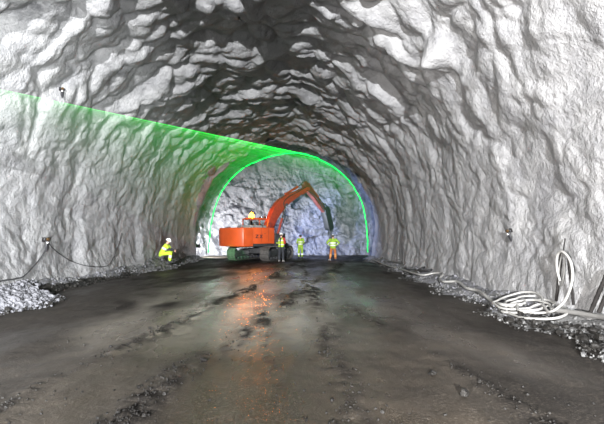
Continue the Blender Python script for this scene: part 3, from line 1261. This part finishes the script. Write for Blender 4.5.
# ------------------------------------------------------------------ people
def realize(ob, voxel, smooth=4):
    md = ob.modifiers.new('r', 'REMESH')
    md.mode = 'VOXEL'
    md.voxel_size = voxel
    ms = ob.modifiers.new('s', 'SMOOTH')
    ms.iterations = smooth
    ms.factor = .5
    dg = bpy.context.evaluated_depsgraph_get()
    dg.update()
    me = bpy.data.meshes.new_from_object(ob.evaluated_get(dg))
    old = ob.data
    ob.modifiers.clear()
    ob.data = me
    me.name = ob.name
    bpy.data.meshes.remove(old)
    me.polygons.foreach_set('use_smooth', [True] * len(me.polygons))
    return ob


def paint(ob, mats, fn):
    me = ob.data
    me.materials.clear()
    for m_ in mats:
        me.materials.append(m_)
    n_ = len(me.polygons)
    c = np.zeros(n_ * 3)
    me.polygons.foreach_get('center', c)
    c = c.reshape(-1, 3)
    me.polygons.foreach_set('material_index', [fn(Vector(p)) for p in c])


def seg_t(p, a, b_):
    d = b_ - a
    t = (p - a).dot(d) / d.length_squared
    q = a + d * max(0, min(1, t))
    return t, (p - q).length


def hand(mb, wrist, d, thumb, curl=.5, sgn=1):
    """palm and five fingers from the wrist along d; thumb leaves the side of the palm"""
    d = Vector(d).normalized()
    t = Vector(thumb)
    t = (t - d * t.dot(d)).normalized()
    n_ = d.cross(t) * sgn            # palm normal: the fingers curl towards it
    w = Vector(wrist)
    mb.loft([w - d * .01, w + d * .03, w + d * .085], [(.028, .021), (.038, .017), (.042, .015)], side=t, n=12)
    for k, (off, ln) in enumerate(((.032, .072), (.011, .080), (-.011, .075), (-.031, .058))):
        p = w + d * .08 + t * off
        pts = [p]
        a = .15
        for j, f_ in enumerate((.45, .32, .23)):
            a += curl * (.5 + .35 * j)
            dr = d * math.cos(a) + n_ * math.sin(a)
            p = p + dr * ln * f_
            pts.append(p.copy())
        mb.loft(pts, [.0095, .009, .0082, .007], side=t, n=8)
    p0 = w + d * .03 + t * .034
    p1 = p0 + (t * .75 + d * .6 + n_ * .2).normalized() * .04
    p2 = p1 + (t * .25 + d * .85 + n_ * .45).normalized() * .032
    mb.loft([p0, p1, p2], [.013, .0115, .009], side=n_, n=8)


def person(name, loc, rz, J, spec):
    """J: joint name -> local position; local +Y is the way the person faces"""
    root = empty(name, loc, rz)
    V = {k: Vector(v) for k, v in J.items() if isinstance(v, tuple)}
    hd = V['head']
    hdir = Vector(J.get('face', (0, 1, 0))).normalized()
    hup = (hd - V['neck']).normalized()
    hx = hdir.cross(hup).normalized()
    hdir = hup.cross(hx).normalized()
    HM = Matrix((hx, hdir, hup)).transposed()

    def H(x, y, z):
        return hd + HM @ Vector((x, y, z))
    sx = (V['shoulder_r'] - V['shoulder_l']).normalized()
    # ---- body
    mb = MB()
    mb.loft([V['pelvis'] + Vector((0, 0, -.06)), V['pelvis'] + (V['chest'] - V['pelvis']) * .35, V['pelvis'] + (V['chest'] - V['pelvis']) * .75, V['chest'], V['neck'] - (V['neck'] - V['chest']) * .35],
            [(.155, .105), (.14, .10), (.16, .11), (.175, .11), (.10, .07)], side=sx, n=18)
    mb.loft([V['neck'] - hup * .06, V['neck'] + hup * .04, hd - hup * .05], [.062, .056, .055], side=hx, n=12)
    mb.loft([H(0, .018, -.105), H(0, .012, -.07), H(0, .004, -.02), H(0, 0, .04), H(0, -.004, .085)],
            [(.036, .040), (.058, .070), (.071, .088), (.076, .096), (.058, .074)], side=hx, n=18)
    mb.loft([H(0, .088, .012), H(0, .104, -.012), H(0, .112, -.034)], [(.008, .008), (.012, .012), (.016, .012)], side=hx, n=8)      # nose
    for s in (-1, 1):
        mb.loft([H(s * .076, -.012, .02), H(s * .084, -.016, 0), H(s * .078, -.008, -.03)], [(.008, .016), (.010, .022), (.008, .013)], side=hx, n=8)  # ears
    for s in 'lr':
        mb.loft([V['shoulder_' + s], (V['shoulder_' + s] + V['elbow_' + s]) / 2, V['elbow_' + s]], [.056, .050, .040], n=12)
        mb.loft([V['elbow_' + s], V['elbow_' + s].lerp(V['wrist_' + s], .35), V['wrist_' + s]], [.040, .041, .027], n=12)
        mb.loft([V['hip_' + s], V['hip_' + s].lerp(V['knee_' + s], .5), V['knee_' + s]], [.088, .074, .054], n=14)
        mb.loft([V['knee_' + s], V['knee_' + s].lerp(V['ankle_' + s], .35), V['ankle_' + s]], [.052, .055, .036], n=12)
        mb.loft([V['ankle_' + s] + Vector((0, 0, -.02)), V['toe_' + s]], [(.036, .036), (.04, .025)], n=10)
        hdv = Vector(J.get('hand_' + s, tuple(V['wrist_' + s] - V['elbow_' + s])))
        hand(mb, V['wrist_' + s], hdv, J.get('thumb_' + s, (0, 1, 0)), J.get('curl_' + s, .45), 1 if s == 'l' else -1)
    body = mb.build('body', M['skin'], root)
    realize(body, .0085, 2)

    def face_fn(p):
        q = HM.transposed() @ (p - hd)
        if q.y > .06:
            for s in (-1, 1):
                r = math.hypot((q.x - s * .032) / 1.5, q.z - .008)
                if r < .006:
                    return 2
                if r < .011:
                    return 1
            if abs(q.x) < .026 and abs(q.z + .062) < .010:
                return 3
            for s in (-1, 1):
                if abs(q.x - s * .034) < .022 and abs(q.z - .034) < .006:
                    return 4
        if q.y < .035 and -.075 < q.z < .2 and abs(q.x) < .2 and not (abs(q.x) > .068 and q.y > -.04) and q.z > -.055 + .6 * max(0, q.y + .02):
            return 4
        return 0
    paint(body, [M['skin'], M['eye_white'], M['iris'], M['lip'], M['hair']], face_fn)
    # ---- jacket
    mb = MB()
    pl, ch, nk = V['pelvis'], V['chest'], V['neck']
    up_ = (ch - pl).normalized()
    hem = spec.get('hem', .10)
    k = spec.get('bulk', 1.0)
    mb.loft([pl - up_ * hem, pl + up_ * .02, pl.lerp(ch, .45), pl.lerp(ch, .8), ch, nk - (nk - ch) * .42, nk - (nk - ch) * .02],
            [(.185 * k, .135 * k), (.185 * k, .14 * k), (.185 * k, .14 * k), (.20 * k, .145 * k), (.195 * k, .135 * k), (.125, .095), (.070, .068)], side=sx, n=22, cap=False)
    for s in 'lr':
        e_, w_ = V['elbow_' + s], V['wrist_' + s]
        mb.loft([V['shoulder_' + s], V['shoulder_' + s].lerp(e_, .5), e_], [.080, .070, .062], n=14)
        mb.loft([e_, e_.lerp(w_, .5), w_ + (e_ - w_).normalized() * .015], [.061, .056, .047], n=14)
    jk = mb.build('jacket', M['hivis'], root)
    realize(jk, .013, 4)
    paint(jk, [M[spec['jacket']], M['band'], M[spec.get('jacket2', 'dark_fabric')], M[spec.get('jacket3', 'red_fabric')]], lambda p: spec['jacket_fn'](p, V))
    # ---- trousers
    mb = MB()
    mb.loft([pl + up_ * .06, pl - up_ * .05, pl - up_ * .10], [(.165, .120), (.172, .125), (.14, .11)], side=sx, n=18)
    for s in 'lr':
        kn, an = V['knee_' + s], V['ankle_' + s]
        mb.loft([V['hip_' + s], V['hip_' + s].lerp(kn, .5), kn], [.106, .096, .082], n=14)
        mb.loft([kn, kn.lerp(an, .5), an + (kn - an).normalized() * .07], [.080, .080, .076], n=14)
    tr = mb.build('trousers', M['hivis'], root)
    realize(tr, .013, 4)
    paint(tr, [M[spec['trousers']], M['band'], M[spec.get('trousers2', 'hivis')]], lambda p: spec['trousers_fn'](p, V))
    # ---- boots
    for s in 'lr':
        mb = MB()
        an, to, kn = V['ankle_' + s], V['toe_' + s], V['knee_' + s]
        u_ = (kn - an).normalized()
        heel = an - (to - an) * .42
        mb.loft([an + u_ * .16, an + u_ * .04, an - u_ * .03], [.066, .056, .052], n=14)
        mb.loft([Vector((heel.x, heel.y, to.z + .01)), Vector((an.x, an.y, to.z + .02)), to.lerp(an, .4) + Vector((0, 0, .0)), to], [(.040, .034), (.050, .050), (.052, .044), (.046, .030)], side=(1, 0, 0), n=14)
        bo = mb.build('boot', M[spec.get('boot_' + s, 'boot')], root)
        realize(bo, .010, 3)
    # ---- gloves if worn
    # ---- helmet
    hl_ = MB()
    rings, rd = [], []
    for a in (0, .16, .35, .6, .85, 1.1, 1.32, 1.5):
        rings.append(H(0, -.004, .040 + .115 * math.sin(a)))
        rd.append((max(.112 * math.cos(a), .006), max(.134 * math.cos(a), .007)))
    hl_.loft(rings, rd, side=hx, n=24, cap=False)
    hl_.loft([H(0, .012, .034), H(0, .012, .046)], [(.122, .150), (.120, .147)], side=hx, n=24, cap=False)
    hl_.loft([H(0, .10, .060), H(0, .06, .148), H(0, -.03, .163), H(0, -.11, .10)], [(.010, .008)] * 4, side=hx, n=8)
    he = hl_.build('helmet', M[spec['helmet']], root)
    if spec.get('badge'):
        b2 = MB()
        b2.box(H(0, -.139, .085), (.055, .012, .05), 0, .005, HM)
        b2.build('badge', M['helmet_white'], he)
    tag(root, spec['label'], 'person')
    return root


def stand(h=1.75, **kw):
    s = h / 1.75
    J = dict(pelvis=(0, 0, .96), chest=(0, .0, 1.32), neck=(0, -.01, 1.49), head=(0, .02, 1.62),
             shoulder_l=(-.185, -.01, 1.42), shoulder_r=(.185, -.01, 1.42),
             elbow_l=(-.26, -.05, 1.15), elbow_r=(.26, -.05, 1.15), wrist_l=(-.24, .06, .92), wrist_r=(.24, .06, .92),
             hip_l=(-.095, 0, .92), hip_r=(.095, 0, .92), knee_l=(-.12, .02, .50), knee_r=(.12, .02, .50),
             ankle_l=(-.13, -.02, .10), ankle_r=(.13, -.02, .10), toe_l=(-.16, .14, .035), toe_r=(.16, .14, .035))
    J.update(kw)
    return {k: (tuple(c * s for c in v) if isinstance(v, tuple) and not k.startswith(('hand', 'thumb', 'face')) else v) for k, v in J.items()}


def arm_band(p, V):
    for s in 'lr':
        t, d = seg_t(p, V['elbow_' + s], V['wrist_' + s])
        if d < .085 and .30 < t < .52:
            return True
    return False


def in_arm(p, V, s):
    a = min(seg_t(p, V['shoulder_' + s], V['elbow_' + s])[1], seg_t(p, V['elbow_' + s], V['wrist_' + s])[1])
    t = seg_t(p, V['pelvis'], V['neck'])[1]
    return a < .085 and a < t


def trunk_t(p, V):
    return seg_t(p, V['pelvis'], V['neck'])[0]


def foot(px, py, Y):
    p = at(px, py, Y)
    return Vector((p.x, Y, floor_z(p.x, Y)))


# hands on hips
def j3(p, V):
    if arm_band(p, V):
        return 1
    if in_arm(p, V, 'l') or in_arm(p, V, 'r'):
        return 0
    t = trunk_t(p, V)
    return 1 if .05 < t < .20 or .36 < t < .50 else 0


def t3(p, V):
    return 2 if p.z < .46 and p.z > .26 else 0


person('person', foot(333, 261, 25.2), R(-2), stand(1.74,
       elbow_l=(-.40, -.06, 1.20), elbow_r=(.40, -.06, 1.20), wrist_l=(-.215, .03, 1.02), wrist_r=(.215, .03, 1.02),
       hand_l=(.35, .9, -.25), hand_r=(-.35, .9, -.25), thumb_l=(-.3, -.2, 1), thumb_r=(.3, -.2, 1),
       knee_l=(-.15, .03, .50), knee_r=(.15, .03, .50), ankle_l=(-.20, -.02, .10), ankle_r=(.17, -.02, .10), toe_l=(-.30, .11, .035), toe_r=(.21, .14, .035)),
       dict(label='person in lime yellow jacket and orange brown trousers standing with hands on hips', jacket='hivis_green', trousers='orange_fabric', trousers2='orange_light',
            helmet='helmet_dark', badge=True, jacket_fn=j3, trousers_fn=t3, bulk=1.12, hem=.14, boot_l='boot_dusty'))


def j2(p, V):
    if in_arm(p, V, 'l') or in_arm(p, V, 'r'):
        return 1 if arm_band(p, V) else 0
    t = trunk_t(p, V)
    if .12 < t < .24 or .42 < t < .54:
        return 1
    return 0


def t2(p, V):
    return 1 if .24 < p.z < .36 else 0


person('person', foot(300.5, 258.5, 27.8), R(3), stand(1.72,
       elbow_l=(-.25, .03, 1.16), elbow_r=(.25, .03, 1.16), wrist_l=(-.10, .22, 1.10), wrist_r=(.10, .22, 1.12), thumb_l=(0, .2, 1), thumb_r=(0, .2, 1),
       head=(0, .035, 1.61), ankle_l=(-.12, -.02, .10), ankle_r=(.12, -.02, .10)),
       dict(label='person in a full lime suit with pale bands, back turned, between the other two workers', jacket='hivis_green', trousers='hivis_green',
            helmet='helmet_dark', jacket_fn=j2, trousers_fn=t2, bulk=.98, hem=.10))


def j4(p, V):
    if in_arm(p, V, 'r'):
        return 3
    if in_arm(p, V, 'l'):
        t, d = seg_t(p, V['shoulder_l'], V['elbow_l'])
        return 2 if t < .9 else 0
    t = trunk_t(p, V)
    if abs(p.x) < .035 + .06 * max(0, t - .5):
        return 2
    if .60 < t < .72 or .14 < t < .24:
        return 1
    return 0


person('person', foot(283.2, 262, 24.3) + Vector((-.1, -.45, 0)), R(-20), stand(1.80,
       elbow_l=(-.27, .0, 1.16), elbow_r=(.25, -.02, 1.15), wrist_l=(-.12, .24, 1.12), wrist_r=(.13, .24, 1.10), thumb_l=(0, .2, 1), thumb_r=(0, .2, 1)),
       dict(label='person with white helmet, yellow vest and dark trousers standing beside the excavator track', jacket='hivis', trousers='dark_fabric',
            helmet='helmet_white', jacket_fn=j4, trousers_fn=lambda p, V: 0, bulk=1.05, hem=.06, boot_l='boot_dusty', boot_r='boot_dusty'))


# squatting on the bank by the left wall, facing right
def j1(p, V):
    if in_arm(p, V, 'l') or in_arm(p, V, 'r'):
        t = max(seg_t(p, V['shoulder_' + s], V['elbow_' + s])[0] if in_arm(p, V, s) else 0 for s in 'lr')
        return 0 if t < .8 else 2
    t = trunk_t(p, V)
    if .42 < t < .60:
        return 1
    d = (p - V['pelvis'].lerp(V['neck'], max(0, min(1, t))))
    return 2 if d.y > .10 and t > .25 else 0


def t1(p, V):
    for s in 'lr':
        t, d = seg_t(p, V['knee_' + s], V['ankle_' + s])
        if .25 < t < .55 and d < .13:
            return 1
    return 0


Y1 = 19.3
x1 = (164.0 - CX) * Y1 / F
base = Vector((x1 + .10, Y1, bank_top(-1, x1 + .1, Y1)))
person('person', base, R(-82), dict(
    pelvis=(0, -.20, .46), chest=(0, -.02, .78), neck=(0, .05, .93), head=(0, .11, 1.06), face=(0, 1, -.15),
    shoulder_l=(-.185, .03, .87), shoulder_r=(.185, .03, .87), elbow_l=(-.24, .20, .66), elbow_r=(.24, .20, .66), wrist_l=(-.10, .40, .60), wrist_r=(.10, .40, .58),
    thumb_l=(.2, 0, 1), thumb_r=(-.2, 0, 1), curl_l=.7, curl_r=.7,
    hip_l=(-.10, -.18, .44), hip_r=(.10, -.18, .44), knee_l=(-.17, .22, .50), knee_r=(.17, .26, .46), ankle_l=(-.15, .12, .10), ankle_r=(.16, .22, .06),
    toe_l=(-.17, .29, .035), toe_r=(.19, .39, .0)),
    dict(label='person in yellow suit and white helmet crouching on the gravel at the left wall', jacket='hivis', trousers='hivis', helmet='helmet_white',
         jacket_fn=j1, trousers_fn=t1, bulk=.98, hem=.05))

# rock the crouching person sits on
rock_thing((x1 - .17, Y1 + .02, bank_top(-1, x1 - .17, Y1) - .02), .25, 900, M['stone_mid'], 'grey boulder under the crouching person at the left wall', None)


# ------------------------------------------------------------------ hoses, pipe and bars along the right wall
def hose(name, pts, r, m_, label, cat='hose', smooth=7, group=None):
    mb = MB()
    mb.tube(pts, r, 10, smooth=smooth)
    return tag(mb.build(name, m_, angle=60), label, cat, group)


def on_bank(px, py, lift=.04):
    """point on the right bank or the floor that is seen at the pixel"""
    best = None
    for i in range(400):
        Yq = 4.0 + i * .06
        p = at(px, py, Yq)
        if p.z <= bank_top(1, p.x, Yq) + lift:
            return Vector((p.x, Yq, bank_top(1, p.x, Yq) + lift))
    return at(px, py, 12)


long_px = [(372, 259), (381, 263), (390, 266.5), (402, 270), (416, 274), (424, 275), (433, 273.5), (441, 273), (443, 275), (439.5, 279), (443, 282), (450, 282), (458, 282), (466.5, 288.5),
           (477.5, 291), (484, 295), (491, 301), (499, 304), (509, 305.5), (522, 305)]
hose('hose', [on_bank(*p, .10) for p in long_px], .036, M['hose_white'], 'long pale hose snaking along the foot of the right wall to the coil')
hose('hose', [on_bank(*p, .05) for p in [(384, 261), (396, 262), (403, 265), (399, 268.5), (408, 270.5), (418, 272)]], .03, M['hose_grey'],
     'thin grey hose crossing the pale hose at the far end of the right wall')
hose('hose', [on_bank(*p, .08) for p in [(405, 268.5), (409, 270), (416, 271), (425, 271.5), (432, 270), (434.5, 268), (431, 267), (424, 268), (418, 270.5), (412, 272.5), (419, 273.5)]], .05, M['rubber'],
     'thick black hose curled in a flat loop by the right wall')
# coil
cc = on_bank(531, 308.5, .05)
pts = []
rng = random.Random(11)
for i in range(76):
    a = i / 75 * 2 * PI * 4.4 + 2.6
    rr_ = .34 + .10 * math.sin(i * .21 + 1) + .03 * rng.uniform(-1, 1) + .05 * math.sin(i * .83)
    ox, oy = .12 * math.sin(i * .17), .34 * math.sin(i * .115 + .4)
    x, y = cc.x + ox + rr_ * 1.05 * math.cos(a), cc.y + oy + rr_ * 1.35 * math.sin(a)
    z = bank_top(1, x, y) + .045 + .075 * (i / 75) + .02 * math.sin(i * .5)
    pts.append(Vector((x, y, z)))
WY = 6.75


def on_wall(px, py, off):
    p, n_ = hit(px, py, BV_L, off)
    return p


PX = min(on_wall(a, b_, 0).x for a in range(552, 580, 4) for b_ in range(245, 300, 5))


def on_plane(px, py, off):
    x = PX - off
    return at(px, py, x * F / (px - CX))


tail = [on_plane(563, 303, .20), on_plane(569, 292, .14), on_plane(572.5, 278, .10), on_plane(571.3, 264, .08), on_plane(567, 255.5, .08), on_plane(561.5, 251.3, .09),
        on_plane(557.8, 254.5, .08), on_plane(556.6, 262, .07), on_plane(557.6, 272, .06), on_plane(560, 281, .06)]
pts = pts + [on_bank(550, 312, .12)] + tail
hose('hose', pts, .023, M['hose_white'], 'pale hose coiled on the floor, its end hung over a bar on the wall', smooth=4)
hose('hose', [on_plane(562, 253.2, .03), on_plane(564.5, 258, .03), on_plane(564.5, 270, .03), on_plane(562.5, 283, .03), on_plane(560, 286, .03), on_plane(558.6, 281, .03), on_plane(559.4, 266, .03), on_plane(562, 253.4, .05)],
     .013, M['hose_grey'], 'thin grey hose loop hanging from the bar inside the pale hose', smooth=6)


def bar(p, q, r, label, cat='steel bar', name='steel_bar', m_='rust', group=None):
    mb = MB()
    d = (q - p)
    mb.cyl(p, q, r, r, 10)
    n_ = int(d.length / .12)
    for i in range(1, n_):
        c = p + d * (i / n_)
        mb.cyl(c - d.normalized() * .008, c + d.normalized() * .008, r * 1.14, r * 1.14, 10)
    return tag(mb.build(name, M[m_]), label, cat, group)


b0 = on_plane(556.3, 301, .03)
b1 = on_plane(561.3, 252.5, .0)
bar(b0, b1, .026, 'dark steel bar upright behind the hanging pale hose, on its far side')
b0 = on_plane(573.5, 305, .05)
b1 = on_plane(568.0, 258, -.02)
bar(b0, b1, .022, 'dark steel bar leaning on the wall on the near side of the hanging pale hose')
b0, b1 = on_plane(563.2, 251, .06), on_plane(565.0, 238.5, -.06)
bar(b0, b1, .010, 'thin steel rod sticking out of the right wall above the hung hose', 'steel rod', 'steel_rod')
# long leaning poles at the picture edge
p0 = on_plane(590.5, 312, .12)
p1 = on_plane(605, 278, .0)
bar(p0, p1 + (p1 - p0) * .25, .030, 'thick dark steel bar leaning on the right wall, further from the camera of the two')
p0 = on_plane(598.5, 313, .12)
p1 = on_plane(606, 295, .03)
bar(p0, p1 + (p1 - p0) * .5, .030, 'thick dark steel bar leaning on the right wall, nearer to the camera of the two')
hose('pipe', [on_bank(552, 310, .13), on_bank(560, 311.5, .13), on_bank(580, 313.5, .13), on_bank(604, 317.5, .13), on_bank(640, 324, .13)], .045, M['hose_grey'],
     'straight grey pipe lying on the rubble along the right wall under the bars', 'pipe')
for (a, b_, lab) in (((566, 303), (585, 309), 'short grey rod lying on the rubble behind the pipe, sloping down to the right'), ((560, 309), (571, 303.5), 'short pale rod lying on the rubble beside the hose coil'), ((572, 307), (590, 305.5), 'thin grey rod lying flat on the rubble close to the leaning bars')):
    bar(on_bank(*a, .12), on_bank(*b_, .12), .02, lab, 'steel rod', 'steel_rod', 'hose_grey')

# ------------------------------------------------------------------ survey prisms on the walls and the cables on the left
def prism(px, py, s, label):
    p, n_ = hit(px, py, BV_L, .0)
    root = empty('survey_prism', p)
    root.rotation_euler = n_.to_track_quat('Y', 'Z').to_euler()
    mb = MB()
    mb.cyl((0, -.15, 0), (0, .14 * s, 0), .02 * s, .02 * s, 10)
    mb.box((0, .02, 0), (.15 * s, .012, .15 * s), 0, .003)
    mb.build('bolt', M['rust'], root)
    mb = MB()
    mb.box((0, .15 * s, -.16 * s), (.13 * s, .07 * s, .26 * s), 0, .02)
    mb.prism([(-.065 * s, -.28 * s), (.065 * s, -.28 * s), (0, -.42 * s)], .12 * s, .18 * s, 'y', 0, .005)
    for sx_ in (-1, 1):
        mb.box((sx_ * .10 * s, .14 * s, .02 * s), (.09 * s, .06 * s, .10 * s), 0, .015)
    mb.build('holder', M['black'], root)
    mb = MB()
    mb.cyl((0, .15 * s, .02 * s), (0, .20 * s, .02 * s), .05 * s, .05 * s, 14)
    mb.build('bracket', M['prism_brass'], root)
    mb = MB()
    mb.cyl((.02 * s, .18 * s, -.10 * s), (.02 * s, .195 * s, -.10 * s), .035 * s, .03 * s, 14)
    mb.build('reflector', M['prism_white'], root)
    return tag(root, label, 'survey prism')


prism(43, 239.5, .85, 'small black survey prism on the lower left wall where the two cables meet')
prism(511.5, 230, .62, 'small black survey prism alone on the right wall above the long hose')
prism(60, 89.5, .6, 'small black survey prism high on the left wall above the green beam')
prism(239.5, 17, .42, 'tiny survey prism on the roof left of the crown')
def wall_line(px, off=.03):
    return [on_wall(p.x, p.y, off) for p in spline([Vector((a, b_, 0)) for a, b_ in px], 5)]


cabA = [(-8, 284), (1.6, 281), (20, 277.5), (33, 266), (41, 256), (46, 247.5)]
cabB = [(47.5, 243), (53, 249.5), (60, 255), (68, 260), (79.5, 264.5), (92, 266.5), (106, 266), (112, 259), (116, 250), (119.5, 240), (121, 233)]
hose('cable', wall_line(cabA), .017, M['rubber'], 'black cable hanging on the left wall from the survey prism down to the gravel', 'cable')
hose('cable', wall_line(cabB), .013, M['rubber'], 'thin black cable sagging along the left wall from the survey prism towards the crouching person', 'cable')
hose('cable', wall_line([(128.5, 240), (130, 248), (132, 256), (135, 262)]), .012, M['rubber'], 'short black cable end hanging straight down the left wall past the sagging cable', 'cable')

# ------------------------------------------------------------------ lamp at the left foot of the face, in the recess behind the lining
FL = Vector((-7.85, 27.9, 0))
FL.z = floor_z(FL.x, FL.y)
root = empty('floodlight', FL, R(-30))
mb = MB()
for a in (0, 2.1, 4.2):
    mb.cyl((0, 0, .55), (.28 * math.cos(a), .28 * math.sin(a), 0), .014)
mb.cyl((0, 0, .5), (0, 0, .8), .016)
mb.build('tripod', M['black'], root)
mb = MB(); mb.box((0, .02, .9), (.36, .10, .26), 0, .02); h_ = mb.build('lamp_head', M['black'], root)
mb = MB(); mb.box((0, .075, .9), (.31, .01, .21), 0, .003); mb.build('glass', M['lampglass'], h_)
tag(root, 'floodlight on a small tripod behind the end of the left wall lining', 'floodlight')


# ------------------------------------------------------------------ light
def spot(name, loc, target, power, col, size, angle=170, blend=.3):
    l = bpy.data.lights.new(name, 'SPOT')
    l.energy, l.color, l.shadow_soft_size = power, col, size
    l.spot_size, l.spot_blend = R(angle), blend
    ob = bpy.data.objects.new(name, l)
    ob.location = loc
    ob.rotation_euler = (Vector(target) - Vector(loc)).to_track_quat('-Z', 'Y').to_euler()
    COL.objects.link(ob)
    return ob


def point(name, loc, power, col, size):
    l = bpy.data.lights.new(name, 'POINT')
    l.energy, l.color, l.shadow_soft_size = power, col, size
    ob = bpy.data.objects.new(name, l)
    ob.location = loc
    COL.objects.link(ob)
    return ob


def house(x, y, z):
    v = Matrix.Rotation(UPP, 3, 'Z') @ Vector((x, y, z))
    return EXC + v


spot('vehicle_floodlight', (-1.2, -15.0, 4.9), (-1.2, 20, 4.4), 115000, (.97, .98, 1.0), .05, 150, .4)
spot('wall_floodlight', (.2, -1.5, 1.0), (-7.6, 6.9, 3.2), 28000, (.96, .985, 1.0), .07, 60, .9)
spot('wall_floodlight', (-1.8, -1.5, 1.0), (5.0, 6.5, 3.6), 13000, (1.0, .96, .93), .07, 68, .8)
# excavator work lamps
spot('work_light', house(1.0, .9, 3.0), house(8, .2, 1.8), 1700, (.50, .62, 1.0), .12, 120, .5)
spot('work_light', house(2.55, .30, 3.95), house(7.5, -1.5, 1.0), 2500, (.42, .54, 1.0), .10, 120, .5)
# floodlight in the recess
d_ = Matrix.Rotation(R(-30), 3, 'Z') @ Vector((0, .14, 0))
spot('floodlight_beam', FL + d_ + Vector((0, 0, .9)), (-5.4, 32.5, .7), 8000, (1.0, .97, .90), .12, 120, .6)
# beacon
point('beacon_light', house(-.45, .62, 3.36), 45, (1.0, .40, .08), .10)
# laser glow on the far left
spot('laser_spill', SRC + Vector((.05, .25, -.05)), (-4.75, 25, .40), 36000, (.03, 1.0, .18), .02, 3.6, .5)

w = bpy.data.worlds.new('world')
scene.world = w
w.use_nodes = True
w.node_tree.nodes['Background'].inputs['Color'].default_value = (.55, .58, .65, 1)
w.node_tree.nodes['Background'].inputs['Strength'].default_value = .01

scene.view_settings.view_transform = 'Standard'
scene.view_settings.look = 'None'
scene.view_settings.exposure = 0.0
scene.view_settings.gamma = 1.0
scene.view_settings.use_curve_mapping = False
scene.cycles.max_bounces = 8
scene.cycles.diffuse_bounces = 1
scene.cycles.glossy_bounces = 4
scene.cycles.transmission_bounces = 6
scene.cycles.transparent_max_bounces = 12
scene.cycles.volume_bounces = 0
scene.cycles.sample_clamp_indirect = 6.0
scene.cycles.use_denoising = True
